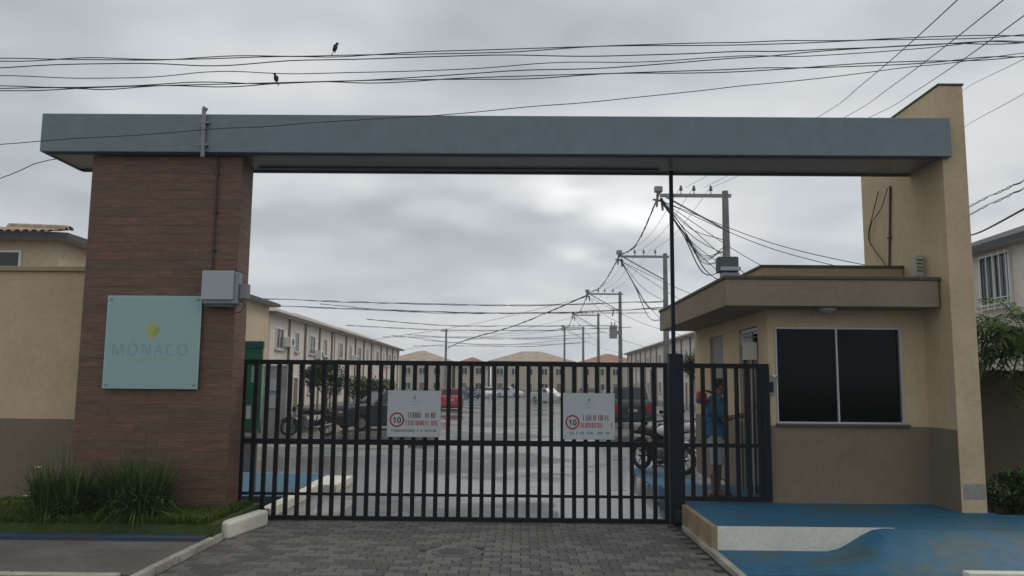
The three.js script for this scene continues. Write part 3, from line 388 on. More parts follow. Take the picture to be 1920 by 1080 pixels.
house('pale house with dark eaves and a barred window behind the slab wall', { x0: 12, x1: 21, z0: -8, z1: -27.5, eave: 5.3, ridge: 7.2, over: 0.4, face: -1, dado: 0.9, roof: mat.roofGrey, wall: mat.houseWall, pipes: [-21.6, -12], wins: [{ s: 'x', at: -20.35, y: 3.9, w: 1.35, h: 1.3 }, { s: 'x', at: -15, y: 3.9, w: 1.35, h: 1.3 }, { s: 'x', at: -20.35, y: 1.0, w: 1.3, h: 1.1 }] });
{ const t = scene.children[scene.children.length - 1]; const bars = []; for (let i = 0; i < 6; i++) { const z = -21.05 + i * 0.28; part(t, 'window_bar', rod(V(11.84, 3.75, z), V(11.84, 5.2, z), 0.014, 0.014, 6), mat.whitePaint); } for (const y of [3.8, 4.05, 5.15]) part(t, 'window_bar', rod(V(11.84, y, -21.1), V(11.84, y, -19.6), 0.014, 0.014, 6), mat.whitePaint); }
for (const [x0, x1, eave, ridge, z, roof, label] of [[-22, -11, 5.3, 7.35, -131, 0, 'far cream house closing the street, left of the low red roof'], [-10.4, -5.2, 4.9, 6.3, -130, 1, 'far low house with a reddish roof at the end of the street'], [-4.7, 8.4, 5.5, 7.45, -132, 0, 'far cream house with a broad hipped roof at the centre of the street end'], [9.2, 20, 5.2, 7.1, -131, 1, 'far cream house with a reddish roof closing the street on the right']]) {
  const wins = []; for (let x = x0 + 1.4, k = 0; x < x1 - 0.8; x += 2.4, k++) { wins.push({ s: 'z', at: x, y: 3.4, w: 1.1, h: 1.1 }); if (k % 2) wins.push({ s: 'z', at: x, y: 1.0, w: 1.2, h: 1.1 }); else wins.push({ s: 'z', at: x, door: 1, w: 0.9, h: 2.1 }); }
  house(label, { x0, x1, z0: z, z1: z - 10, eave, ridge, over: 0.6, wins, roof: roof ? mat.farRed : mat.roofFar, wall: st(0.66, 0.57, 0.44, 0.25), group: 'houses closing the end of the street' });
}
{ const t = thing('meter_wall', 'free-standing grey rendered meter wall beside the front lawn', 'wall', [-8.65, 0, -29]); part(t, 'wall', bx(-0.5, 0.35, 0, 2.35, -0.15, 0.15), M(0.42, 0.43, 0.43, 0.9, { map: rep(concC, 0.6) })); part(t, 'coping', bx(-0.53, 0.38, 2.352, 2.42, -0.18, 0.18), mat.paleCement); for (const y of [0.9, 1.5]) part(t, 'meter', rb(-0.3, 0.1, y, y + 0.45, 0.151, 0.2, 0.02), mat.greyLid); }
{ const t = thing('notice_board', 'green notice board on metal legs just inside the gate by the pillar', 'notice board', [-4.14, 0.1, -12.5]);
  const green = M(0.02, 0.17, 0.1, 0.5); part(t, 'panel', rb(-0.19, 0.16, 1.0, 2.22, -0.03, 0.03, 0.01), green); part(t, 'header', rb(-0.2, 0.17, 2.221, 2.34, -0.035, 0.035, 0.01), M(0.03, 0.13, 0.1, 0.5)); for (const x of [-0.15, 0.12]) part(t, 'leg', rod(V(x, 0, 0), V(x, 1.0, 0), 0.02), mat.steel);
  part(t, 'notice', bx(-0.12, 0.02, 1.15, 1.35, 0.0302, 0.034), mat.whitePaint); part(t, 'notice', bx(0.0, 0.1, 1.7, 1.95, 0.0302, 0.034), M(0.3, 0.5, 0.42, 0.6)); part(t, 'plate', rb(-0.13, 0.08, 0.35, 0.9, -0.02, 0.02, 0.01), mat.greyBox); }

// ------------------------------------------------------------------ utility poles
function pole(label, x, z, o = {}) {
  const t = thing('utility_pole', label, 'pole', [x, 0, z], { group: o.far ? undefined : 'concrete poles along the right kerb' }), h = o.h ?? 9.15, s = o.mirror ? -1 : 1, arm = (o.arm ?? 2.45) * s;
  part(t, 'pole', T(new THREE.CylinderGeometry(0.115, 0.2, h, 10), 0, h / 2, 0), mat.poleConc);
  if (!o.plain) {
    part(t, 'crossarm', bx(Math.min(-arm, 0.22 * s), Math.max(-arm, 0.22 * s), h - 0.24, h - 0.12, -0.055, 0.055), mat.steel); part(t, 'brace', rod(V(-arm * 0.92, h - 0.24, 0.03), V(-0.1 * s, h - 1.45, 0.03), 0.035, 0.035, 6), mat.steel);
    for (const k of [0.22, 0.48, 0.68]) { const i = part(t, 'insulator', rod(V(-arm * k, h - 0.12, 0), V(-arm * k, h + 0.02, 0), 0.02), mat.steel); part(i, 'insulator_cap', [rod(V(-arm * k, h + 0.02, 0), V(-arm * k, h + 0.1, 0), 0.075, 0.06, 8), rod(V(-arm * k, h + 0.1, 0), V(-arm * k, h + 0.2, 0), 0.055, 0.04, 8)], mat.porcelain); }
    const e = -arm, b = part(t, 'cable_head', [rb(e - 0.22, e + 0.08, h - 0.06, h + 0.16, -0.12, 0.12, 0.03)], mat.steel); part(b, 'insulator', [rod(V(e - 0.1, h - 0.05, 0.05), V(e - 0.16, h - 0.65, 0.12), 0.055, 0.04), rod(V(e + 0.05, h - 0.3, 0), V(e + 0.1, h - 0.75, -0.08), 0.055, 0.04), rod(V(e - 0.28, h - 0.35, 0.05), V(e + 0.15, h - 0.42, 0), 0.04, 0.04)], mat.porcelain);
  } else part(t, 'crossarm', bx(-0.75, 0.2, h - 0.3, h - 0.2, -0.05, 0.05), mat.steel);
  if (o.trafo) { const y = h - 3.6, q = part(t, 'transformer', rod(V(-0.55, y, 0.1), V(-0.55, y + 0.95, 0.1), 0.3, 0.3, 14), M(0.25, 0.26, 0.27, 0.6)); part(q, 'bushing', [rod(V(-0.65, y + 0.95, 0.1), V(-0.7, y + 1.25, 0.1), 0.04), rod(V(-0.45, y + 0.95, 0.1), V(-0.42, y + 1.25, 0.1), 0.04)], mat.porcelain); part(q, 'bracket', rb(-0.3, -0.05, y + 0.3, y + 0.6, 0.02, 0.18, 0.02), mat.steel); part(t, 'cutout', [rod(V(-0.5, h - 1.4, 0.1), V(-0.62, h - 1.9, 0.16), 0.05, 0.05), rod(V(-0.75, h - 1.35, 0.1), V(-0.1, h - 1.35, 0.1), 0.03, 0.03)], mat.porcelain); }
  return t;
}
pole('concrete utility pole standing nearest behind the guardhouse, crossarm towards the road', 7.7, -30);
pole('second concrete utility pole along the right kerb, crossarm seen left of the thin gate pole', 7.92, -44, { h: 9.05 });
pole('third concrete utility pole on the right, carrying a transformer', 7.65, -62, { h: 9.0, trafo: 1 });
pole('fourth concrete utility pole on the right, beyond the transformer pole', 7.8, -81, { h: 9.0 });
pole('fifth and farthest crossarm pole along the right kerb', 7.75, -100, { h: 9.05 });
pole('slim far pole with a short crossarm left of the fifth right-hand pole', 6.1, -112, { h: 9.9, plain: 1, far: 1 });
pole('lone far pole standing over the low red roof at the street end', -9.2, -100, { h: 8.6, plain: 1, far: 1 });

// ------------------------------------------------------------------ cables
function wire(name, label, pts, r, o = {}) { // twisted strands when o.n > 1
  const P = pts.map((p) => V(...p)), c = new THREE.CatmullRomCurve3(P), seg = o.seg ?? 60, L = c.getLength(), gs = [];
  if (!o.n) gs.push(new THREE.TubeGeometry(c, seg, r, 5));
  else for (let k = 0; k < o.n; k++) { const q = []; const N = Math.ceil(L * 7); for (let i = 0; i <= N; i++) { const u = i / N, p = c.getPointAt(u), ph = u * L * (o.twist ?? 2.1) + k * 6.283 / o.n + fbm(u * L * 0.6, k * 9, 4, 2) * 5, a = o.spread ?? r * 1.7; q.push(V(p.x, p.y + Math.sin(ph) * a, p.z + Math.cos(ph) * a)); } gs.push(new THREE.TubeGeometry(new THREE.CatmullRomCurve3(q), N, r, 5)); }
  return one(name, label, 'cable', gs.length > 1 ? gs : gs[0], mat.wire, { group: o.group });
}
const G = 'cables crossing above the gateway';
wire('overhead_cable', 'topmost twisted cable crossing the sky above the beam', [[-14, 5.16, -8.2], [-5.56, 5.19, -8.2], [-2.15, 5.25, -8.2], [1.81, 5.39, -8.2], [5.29, 5.51, -8.2], [14, 5.95, -8.2]], 0.0055, { n: 2, spread: 0.016, twist: 1.5, group: G });
wire('overhead_cable', 'second cable from the top crossing the sky, just under the topmost one', [[-14, 5.14, -8.4], [-5.69, 5.19, -8.4], [-2.2, 5.27, -8.4], [1.85, 5.4, -8.4], [5.41, 5.52, -8.4], [14, 5.92, -8.4]], 0.006, { n: 1, spread: 0.022, twist: 1.3, group: G });
wire('overhead_cable', 'third cable from the top, rising most steeply towards the right', [[-14, 4.98, -8.6], [-5.81, 5.045, -8.6], [-2.24, 5.13, -8.6], [0.12, 5.25, -8.6], [3.07, 5.48, -8.6], [5.54, 5.62, -8.6], [14, 6.2, -8.6]], 0.006, { n: 1, spread: 0.018, twist: 1.7, group: G });
wire('overhead_cable', 'fourth twisted cable crossing the sky, lowest of the bundle with a bird on it', [[-14, 5.05, -8.8], [-5.94, 5.085, -8.8], [-2.29, 5.18, -8.8], [1.93, 5.33, -8.8], [4.34, 5.45, -8.8], [5.66, 5.53, -8.8], [14, 6.0, -8.8]], 0.006, { n: 2, spread: 0.016, twist: 1.9, group: G });
wire('overhead_cable', 'thin cable slanting across the face of the beam and up to the right', [[-14, 4.2, -9.7], [-6.49, 4.72, -9.7], [-3.84, 4.92, -9.7], [-0.85, 5.14, -9.7], [2.12, 5.44, -9.7], [6.24, 5.95, -9.7], [14, 7.1, -9.7]], 0.0055, { n: 1, spread: 0.006, twist: 3 });
wire('overhead_cable', 'thin cable rising past the left end of the beam', [[-14, 2.2, -10.6], [-6.95, 4.55, -10.6], [-6.45, 4.76, -10.6], [-4.5, 5.6, -13]], 0.006);
[[6.2, 9.28, 7.56, 8.66, 4.5, 5.8, 'left'], [6.9, 9.28, 8.16, 8.61, 4.97, 5.8, 'middle'], [7.2, 9.28, 8.84, 8.64, 5.17, 5.63, 'right']].forEach(([ax, ay, bx1, by, cx, cy, w], i) => wire('line_wire', `bare power line running overhead from the nearest pole, ${w} of three`, [[ax, ay, -30], [bx1, by, -20], [(bx1 * 0.55 + cx * 0.45), by * 0.52 + cy * 0.48, -14.3], [cx, cy, -8], [cx - (bx1 - cx) * 0.5, cy - (by - cy) * 0.42, -2]], 0.0065, { group: 'bare power lines overhead' }));
[[12.6, 10.27, 9.64, 8.11, 0.006, 'thin line descending to the top of the slab wall from the right edge'], [12.42, 9.11, 9.6, 7.42, 0.006, 'thin line at the right edge below the slab wall top'], [12.43, 6.83, 9.48, 5.72, 0.009, 'upper of three cables at the right edge above the dark eaves'], [12.42, 6.6, 9.47, 5.57, 0.009, 'middle of three cables at the right edge above the dark eaves']].forEach(([ax, ay, bx1, by, r, l]) => wire('service_cable', l, [[ax * 1.4 - bx1 * 0.4, ay * 1.4 - by * 0.4 - 0.1, -24.8], [ax, ay, -22], [bx1, by, -15], [bx1 * 2 - ax, by * 2 - ay + 0.1, -8]], r, { n: r > 0.007 ? 2 : undefined, spread: 0.02 }));
wire('service_cable', 'thick black cable just above the dark eaves at the right edge', [[13.5, 6.5, -24.8], [12.41, 6.01, -22], [9.45, 5.17, -15], [6.5, 4.4, -8]], 0.022);
const gP = 'cables strung from pole to pole', ends = [[5.25, 9.1, -30], [5.47, 8.95, -44], [5.2, 8.9, -62], [5.35, 8.9, -81], [5.3, 8.95, -100]];
for (let i = 0; i < 4; i++) { const a = ends[i], b = ends[i + 1], nth = ['first to the second', 'second to the third', 'third to the fourth', 'fourth to the fifth'][i];
  wire('pole_cable', `twisted cable between the crossarm ends of the ${nth} right-hand pole`, [a, [(a[0] + b[0]) / 2, 8.35, (a[2] + b[2]) / 2], b], 0.022, { n: 2, spread: 0.03, group: gP });
  for (const [k, w] of [[0.54, 'left'], [1.18, 'middle'], [1.67, 'right']]) wire('pole_cable', `bare line on the ${w} insulators from the ${nth} right-hand pole`, [[7.7 - k, 9.3, a[2]], [7.75 - k, 8.9, (a[2] + b[2]) / 2], [7.75 - k, 9.2, b[2]]], 0.008, { group: gP }); }
{ // drop cables fanning from the pole heads
  const fan = (px, pz, h, list, w) => list.forEach(([x, y, z, l], i) => wire('drop_cable', l, [[px, h, pz], [(px + x) / 2, (h + y) / 2 - 0.35, (pz + z) / 2], [x, y, z]], 0.014, { group: 'drop cables fanning from the ' + w + ' pole head' }));
  fan(5.3, -30, 8.75, [[7.6, 6.3, -30.1, 'steepest drop cable fanning from the nearest pole head to its own shaft'], [7.62, 6.7, -29.9, 'second drop cable fanning from the nearest pole head to its shaft'], [7.58, 5.9, -30, 'lowest drop cable fanning from the nearest pole head to its shaft'], [12.9, 5.4, -33, 'drop cable from the nearest pole head to the right-hand row house'], [12.6, 5.2, -36, 'slack drop cable from the nearest pole head to the right-hand row house'], [12, 5.4, -26.5, 'drop cable from the nearest pole head to the house behind the slab wall'], [12.0, 5.1, -24, 'lower drop cable from the nearest pole head to the house behind the slab wall'], [7.6, 7.3, -30.1, 'uppermost drop cable beside the brace of the nearest pole']], 'nearest');
  fan(5.5, -44, 8.6, [[12.8, 5.3, -47, 'drop cable from the second pole head to the right-hand row'], [12.8, 5.3, -41, 'second drop cable from the second pole head to the right-hand row'], [7.85, 6.4, -44, 'drop cable from the second pole head to its own shaft'], [7.8, 5.2, -43.9, 'long slack drop cable from the second pole head to its own shaft']], 'second');
  fan(5.2, -62, 8.6, [[12.8, 5.3, -60, 'drop cable from the third pole head to the right-hand row'], [-12.5, 5.3, -66, 'drop cable from the third pole head across to the left row'], [7.6, 6.6, -62, 'drop cable from the third pole head to the transformer']], 'third');
  fan(5.4, -81, 8.6, [[12.8, 5.3, -78, 'drop cable from the fourth pole head to the right-hand row'], [-12.5, 5.3, -84, 'drop cable from the fourth pole head across to the left row'], [7.8, 6.2, -81, 'drop cable from the fourth pole head to its own shaft']], 'fourth');
  fan(5.3, -100, 8.6, [[-9.6, 8.3, -100, 'upper cable from the fifth pole head to the lone far pole'], [-9.4, 7.7, -100, 'lower cable from the fifth pole head to the lone far pole'], [12.8, 5.3, -95, 'drop cable from the fifth pole head to the right-hand row']], 'fifth');
  wire('street_cable', 'upper of two twisted cables crossing the whole street beyond the gate', [[-20, 6.75, -46], [-12, 6.5, -46], [0, 6.32, -46], [7.9, 6.4, -44]], 0.018, { n: 2, spread: 0.03, twist: 1 });
  wire('street_cable', 'lower of two twisted cables crossing the whole street beyond the gate', [[-20, 6.4, -47], [-12, 6.2, -47], [0, 5.95, -47], [7.9, 6.05, -44]], 0.018, { n: 2, spread: 0.028, twist: 1.1 });
  wire('street_cable', 'low sagging cable crossing the far street above the red roof', [[-12.8, 6.6, -80], [-4, 6.0, -86], [6, 7.4, -100]], 0.025);
  wire('street_cable', 'long cable sagging from the third pole head over the street to the left', [[5.2, 8.75, -62], [0, 7.1, -70], [-5, 6.3, -80], [-9.2, 6.2, -100]], 0.03, { n: 2, spread: 0.03 });
}
[[-50, 6.9, 6.2, 'faint cable crossing the street beyond the second pole'], [-58, 6.1, 5.9, 'faint cable crossing the street just before the transformer pole'], [-66, 7.2, 6.6, 'faint cable crossing the street just beyond the transformer pole'], [-74, 6.2, 6.6, 'lower faint cable crossing the street beyond the transformer pole'], [-90, 7.4, 7.0, 'faint cable crossing the street between the fourth and fifth poles'], [-96, 6.4, 6.9, 'lower faint cable crossing the street between the fourth and fifth poles'], [-106, 7.6, 7.2, 'faint cable crossing the street end beyond the fifth pole']].forEach(([z, a, b, l], i) => wire('street_cable', l, [[-13, a, z - 2], [-6, (a + b) / 2 - 0.25, z - 1], [1, (a + b) / 2 - 0.3, z], [7.8, b, z + 1]], 0.012 + 0.003 * (i % 3), { n: 2, spread: 0.03, twist: 0.8 }));
[[-30.1, 6.5, -0.45, 'inner slack loop of cable beside the brace of the nearest pole'], [-29.95, 6.1, -0.7, 'outer slack loop of cable beside the brace of the nearest pole'], [-30.05, 5.6, -0.25, 'tight loop of cable low on the nearest pole'], [-29.9, 7.0, -0.6, 'high loop of cable under the nearest crossarm'], [-30.15, 6.85, -0.35, 'second high loop of cable under the nearest crossarm']].forEach(([z, y, s, l]) => wire('drop_cable', l, [[5.25, 8.85, z], [6.1, 7.9 + s * 0.7, z], [6.9, (y + 7.2) / 2 + s, z], [7.6, y, z]], 0.012, { n: 2, spread: 0.03, twist: 1.4, group: 'looped cables on the nearest pole' }));
[[-44.1, 6.0, -0.5, 'inner slack loop of cable on the second pole'], [-43.9, 5.4, -0.8, 'outer slack loop of cable on the second pole']].forEach(([z, y, s, l]) => wire('drop_cable', l, [[5.45, 8.7, z], [6.3, 7.6 + s * 0.7, z], [7.1, (y + 7.0) / 2 + s, z], [7.85, y, z]], 0.013, { n: 2, spread: 0.03, twist: 1.4, group: 'looped cables on the second pole' }));
wire('overhead_cable', 'faint extra strand between the second and third cables, right half of the sky', [[-14, 5.0, -8.5], [-5.7, 5.11, -8.5], [-2.2, 5.2, -8.5], [1.9, 5.35, -8.5], [5.4, 5.57, -8.5], [14, 6.05, -8.5]], 0.005, { n: 1, spread: 0.024, twist: 1.6, group: G });
// ------------------------------------------------------------------ birds
function bird(label, x, y, z, turn) {
  const t = thing('bird', label, 'bird', [x, y, z], { turn, group: 'small dark birds on the cables' }), m = M(0.02, 0.021, 0.024, 0.8);
  const b = new THREE.LatheGeometry([[0, -0.05], [0.014, -0.042], [0.022, -0.02], [0.024, 0.0], [0.018, 0.024], [0.012, 0.034], [0.014, 0.045], [0.0145, 0.052], [0.009, 0.062], [0, 0.065]].map(([a, c]) => new THREE.Vector2(a, c)), 12).rotateZ(-0.35).translate(0, 0.055, 0);
  part(t, 'body', b, m); part(t, 'tail', prism([[-0.008, 0], [0.008, 0], [0.011, -0.06], [-0.011, -0.06]], 0.004).rotateY(Math.PI / 2).rotateZ(-0.5).translate(-0.014, 0.015, 0), m);
  part(t, 'beak', rod(V(0.03, 0.106, 0), V(0.046, 0.104, 0), 0.004, 0.0005, 6), M(0.08, 0.06, 0.03, 0.6)); for (const s of [-1, 1]) { part(t, 'wing', ball(-0.006, 0.05, s * 0.02, 0.03, 0.6, 1.25, 0.3, 8), m); part(t, 'leg', rod(V(0.004, 0.02, s * 0.007), V(0.004, -0.004, s * 0.007), 0.0018, 0.0018, 5), M(0.08, 0.06, 0.04, 0.7)); }
}
bird('small dark bird perched on the topmost cable, right of the other bird', -1.99, 5.285, -8.2, 0.3);
bird('small dark bird perched on the fourth cable above the beam', -2.8, 5.185, -8.8, 2.8);
// ------------------------------------------------------------------ plants
function ribbon(P, base, dir, len, bend, w, seg = 5) { // one arching leaf blade
  const side = V(-dir.z, 0, dir.x).normalize(), pts = []; let p = base.clone(), th = Math.atan2(dir.y, Math.hypot(dir.x, dir.z)); const hd = V(dir.x, 0, dir.z).normalize();
  for (let i = 0; i <= seg; i++) { const t = i / seg, ww = w * (t < 0.25 ? 0.7 + 1.2 * t : 1 - Math.pow((t - 0.25) / 0.75, 1.6)) * 0.5 + 0.0008; pts.push([p.clone().addScaledVector(side, -ww), p.clone().addScaledVector(side, ww)]); p = p.clone().addScaledVector(hd, Math.cos(th) * len / seg).add(V(0, Math.sin(th) * len / seg, 0)); th -= bend / seg; }
  for (let i = 0; i < seg; i++) { const [a, b] = pts[i], [c, d] = pts[i + 1]; P.push(a.x, a.y, a.z, b.x, b.y, b.z, d.x, d.y, d.z, a.x, a.y, a.z, d.x, d.y, d.z, c.x, c.y, c.z); }
}
const fromP = (P) => { const g = new THREE.BufferGeometry(); g.setAttribute('position', new THREE.Float32BufferAttribute(P, 3)); g.computeVertexNormals(); return g; };
function leafCloud(seed, n, c, r, size, keep = () => true) { const R = rng(seed), P = []; for (let i = 0; i < n; i++) { let x, y, z, d; do { x = R() * 2 - 1; y = R() * 2 - 1; z = R() * 2 - 1; d = x * x + y * y + z * z; } while (d > 1 || d < 0.12 || fbm(x * 2.2 + seed, y * 2.2, z * 2.2, 2) < 0.42 + 0.16 * d || !keep(x, y, z)); const a = R() * 6.283, e = (R() - 0.35) * 1.6; ribbon(P, V(c[0] + x * r[0], c[1] + y * r[1], c[2] + z * r[2]), V(Math.cos(a) * Math.cos(e), Math.sin(e), Math.sin(a) * Math.cos(e)), size * (0.6 + 0.8 * R()), 0.8, size * 0.42, 2); } return fromP(P); }
{ // lawn grass
  const R = rng(5), P = []; for (let k = 0; k < 3; k++) ribbon(P, V((R() - 0.5) * 0.02, 0, (R() - 0.5) * 0.02), V(Math.cos(k * 2.1), 2.2, Math.sin(k * 2.1)), 0.09, 0.7, 0.007, 3);
  const N = 14000, im = new THREE.InstancedMesh(uvm(fromP(P)), mat.grass, N), m = new THREE.Matrix4(), q = new THREE.Quaternion(), c = new THREE.Color();
  for (let i = 0; i < N; i++) { let x, z; do { x = -7.6 + R() * 4.2; z = -10.95 + R() * 1.6; } while ((z < -10.36 && x > -5.7 && x < -3.66) || x > -3.52); const s = 0.5 + R() * 0.9 * (0.5 + fbm(x * 3, z * 3, 1, 3)); m.compose(V(x, 0.198, z), q.setFromAxisAngle(V(0, 1, 0), R() * 6.28), V(1, s, 1)); im.setMatrixAt(i, m); const d = fbm(x * 1.5, z * 1.5, 8, 3), k = 0.7 + 0.6 * R(); im.setColorAt(i, c.setRGB(k * (0.8 + d * 0.7), k, k * 0.9)); }
  im.name = 'grass'; im.userData.kind = 'stuff'; tag(im, 'short green grass on the verge in front of the wood-look pillar'); im.receiveShadow = true; scene.add(im);
  const N2 = 5000, im2 = new THREE.InstancedMesh(im.geometry, mat.grass, N2); for (let i = 0; i < N2; i++) { m.compose(V(-11.2 + R() * 2.8, 0.1, -35.4 + R() * 5.8), q.setFromAxisAngle(V(0, 1, 0), R() * 6.28), V(2, 1.2 + R(), 2)); im2.setMatrixAt(i, m); } im2.name = 'lawn_grass'; im2.userData.kind = 'stuff'; tag(im2, 'green lawn grass beyond the gate in front of the left houses'); scene.add(im2);
}
function clump(seed, label, pos, k) { const t = thing('strap_leaf_plant', label, 'plant', pos), R = rng(seed), A = [], B = [], Y = [], S = [];
  const tufts = Array.from({ length: 15 }, () => { const a = R() * 6.283, r = Math.sqrt(R()) * 0.25 * k; return [Math.cos(a) * r, Math.sin(a) * r * 0.9, 0.45 + 0.65 * R(), (R() - 0.5) * 0.45, (R() - 0.5) * 0.45]; });
  for (let i = 0; i < 1500; i++) { const [cx, cz, hh, lx, lz] = tufts[i % 15], a = R() * 6.283, r = R() * 0.11, low = R() < 0.42, u = R(), sp = low ? 0.8 : 0.36; ribbon(u < 0.56 ? A : u < 0.94 ? B : Y, V(cx + Math.cos(a) * r, -0.05, cz + Math.sin(a) * r), V(Math.cos(a) * sp * R() + lx * 0.6, low ? 0.9 : 1.6, Math.sin(a) * sp * R() + lz * 0.6), (low ? 0.18 + 0.32 * R() : 0.34 + 0.42 * R()) * k * (0.55 + 0.55 * hh), (low ? 1.7 : 0.35) + R() * 1.1, 0.009 + 0.012 * R(), 5); }
  for (let i = 0; i < 36; i++) { const a = R() * 6.283, r = R() * 0.3; ribbon(S, V(Math.cos(a) * r, 0.2, Math.sin(a) * r), V(Math.cos(a) * 0.2, 1.8, Math.sin(a) * 0.2), (0.45 + 0.35 * R()) * k, 0.25, 0.007, 4); }
  part(t, 'leaf', fromP(A), mat.leafDark, { kind: 'stuff' }); part(t, 'leaf', fromP(B), mat.leafMid, { kind: 'stuff' }); part(t, 'withered_leaf', fromP(Y), mat.leafDry, { kind: 'stuff' }); part(t, 'stalk', fromP(S), mat.stalk, { kind: 'stuff' }); part(t, 'low_leaf', leafCloud(seed + 50, 1500, [0, 0.16, 0], [0.44 * k, 0.26 * k, 0.36 * k], 0.075), mat.leafDark, { kind: 'stuff' }); return t; }
clump(21, 'dark strap-leaved plant in front of the pillar, left clump of the two', [-5.38, 0.2, -9.72], 1.02);
clump(22, 'dark strap-leaved plant in front of the pillar, right and larger clump of the two', [-4.5, 0.2, -9.74], 1.22);
function flower(label, pos, h) { const t = thing('white_flower', label, 'flower', pos), P = []; part(t, 'stem', tube([V(0, 0, 0), V(0.01, h * 0.5, 0.01), V(0, h, 0)], 0.004, 8, 5), mat.stalk); for (let i = 0; i < 6; i++) { const a = i * 1.047; ribbon(P, V(0, h, 0), V(Math.cos(a), 0.9, Math.sin(a)), 0.06, 1.5, 0.036, 4); } part(t, 'blossom', fromP(P), mat.petal); part(t, 'heart', ball(0, h + 0.008, 0, 0.009), M(0.6, 0.45, 0.08, 0.7)); }
flower('white blossom on a tall stem at the left of the strap-leaved plants', [-5.72, 0.2, -9.75], 0.57);
flower('low white flower near the wall foot, leftmost of the small ones', [-6.0, 0.2, -10.0], 0.2); flower('low white flower near the wall foot, middle of the small ones', [-5.9, 0.2, -9.95], 0.24); flower('low white flower nearest the strap-leaved plants', [-5.78, 0.2, -10.05], 0.22);
{ // palm on the right
  const t = thing('palm', 'arching green palm against the dark wall at the right edge', 'palm', [7.42, 0.5, -11.9]), R = rng(77);
  part(t, 'trunk', [tube([V(0, -0.55, 0), V(0.03, 0.9, 0.02), V(0, 1.9, 0)], 0.085, 16, 9), ...[0.25, 0.5, 0.75, 1.0, 1.25, 1.5, 1.75].map((y) => T(new THREE.TorusGeometry(0.088, 0.012, 5, 12).rotateX(Math.PI / 2), 0.015, y, 0.01))], mat.bark);
  for (let i = 0; i < 60; i++) { const a = i * 2.399 + R() * 0.3, up = 1.2 - (i / 60) * 1.35, L = 1.15 + 0.5 * R(), n = 22, P = []; let p = V(0, 1.9, 0), th = up; const hd = V(Math.cos(a), 0, Math.sin(a)), sd = V(-hd.z, 0, hd.x), spine = [p.clone()];
    for (let j = 0; j < n; j++) { p = p.clone().addScaledVector(hd, Math.cos(th) * L / n).add(V(0, Math.sin(th) * L / n, 0)); th -= 1.55 / n; spine.push(p.clone()); if (j > 2) for (const s of [-1, 1]) { const t2 = j / n, ll = 0.42 * Math.sin(Math.PI * (0.15 + 0.8 * t2)) + 0.06, d = sd.clone().multiplyScalar(s).addScaledVector(hd, 0.55 + 0.3 * R()).add(V(0, 0.15 - 0.3 * R(), 0)); ribbon(P, p, d, ll, 0.9 + 0.6 * R(), 0.036, 3); } }
    const f = part(t, 'frond', fromP(P), i % 3 ? mat.leafPalm : mat.leafMid); part(f, 'rib', tube(spine, 0.008, 16, 4), mat.stalk); }
}
{ const t = thing('hedge_bush', 'low dense bush at the foot of the slab wall on the right', 'bush', [6.95, 0.1, -10.7]); part(t, 'leaf', leafCloud(31, 3800, [0, 0.34, 0], [1.0, 0.48, 0.5], 0.09), mat.leafMid, { kind: 'stuff' }); part(t, 'leaf', leafCloud(32, 3800, [0.05, 0.28, -0.05], [1.0, 0.42, 0.48], 0.09), mat.leafDark, { kind: 'stuff' });
  const st2 = []; for (let i = 0; i < 9; i++) st2.push(rod(V(-0.6 + i * 0.15, -0.1, 0), V(-0.7 + i * 0.17, 0.35, (i % 3) * 0.1 - 0.1), 0.012, 0.007, 5)); part(t, 'stem', st2, mat.bark, { kind: 'stuff' }); }
struct('planting_bed', bx(5.87, 20, -0.02, 0.11, -12.9, -10.22), mat.soil);
function smallTree(seed, label, pos, h, r) { const t = thing('small_tree', label, 'tree', pos), R = rng(seed), b = [tube([V(0, 0, 0), V(0.04, h * 0.35, 0.02), V(0, h * 0.6, 0)], 0.05, 10, 7)]; for (let i = 0; i < 6; i++) { const a = i * 1.05 + R(); b.push(rod(V(0, h * (0.35 + 0.05 * i), 0), V(Math.cos(a) * r * 0.7, h * (0.62 + 0.06 * i), Math.sin(a) * r * 0.7), 0.025, 0.008, 5)); } part(t, 'trunk', b, mat.bark); const G2 = []; for (let i = 0; i < 8; i++) { const a = i * 2.4, q = 0.6 * r * (i ? 1 : 0); G2.push(leafCloud(seed + i, 420, [Math.cos(a) * q, h * (0.6 + 0.3 * R()), Math.sin(a) * q], [r * 0.55, r * 0.42, r * 0.55], 0.15)); } part(t, 'crown', G2.slice(0, 5), mat.leafDark); part(t, 'crown', G2.slice(5), mat.leafMid); return t; }
smallTree(41, 'small dark leafy tree on the lawn beyond the gate, left of the black car', [-8.0, 0, -33.5], 2.75, 1.0);
smallTree(55, 'small bright green tree just behind the black parked car', [-6.7, 0, -36.5], 2.2, 1.1);
smallTree(68, 'thin green tree in front of the right-hand houses', [8.7, 0, -40], 3.4, 0.9);

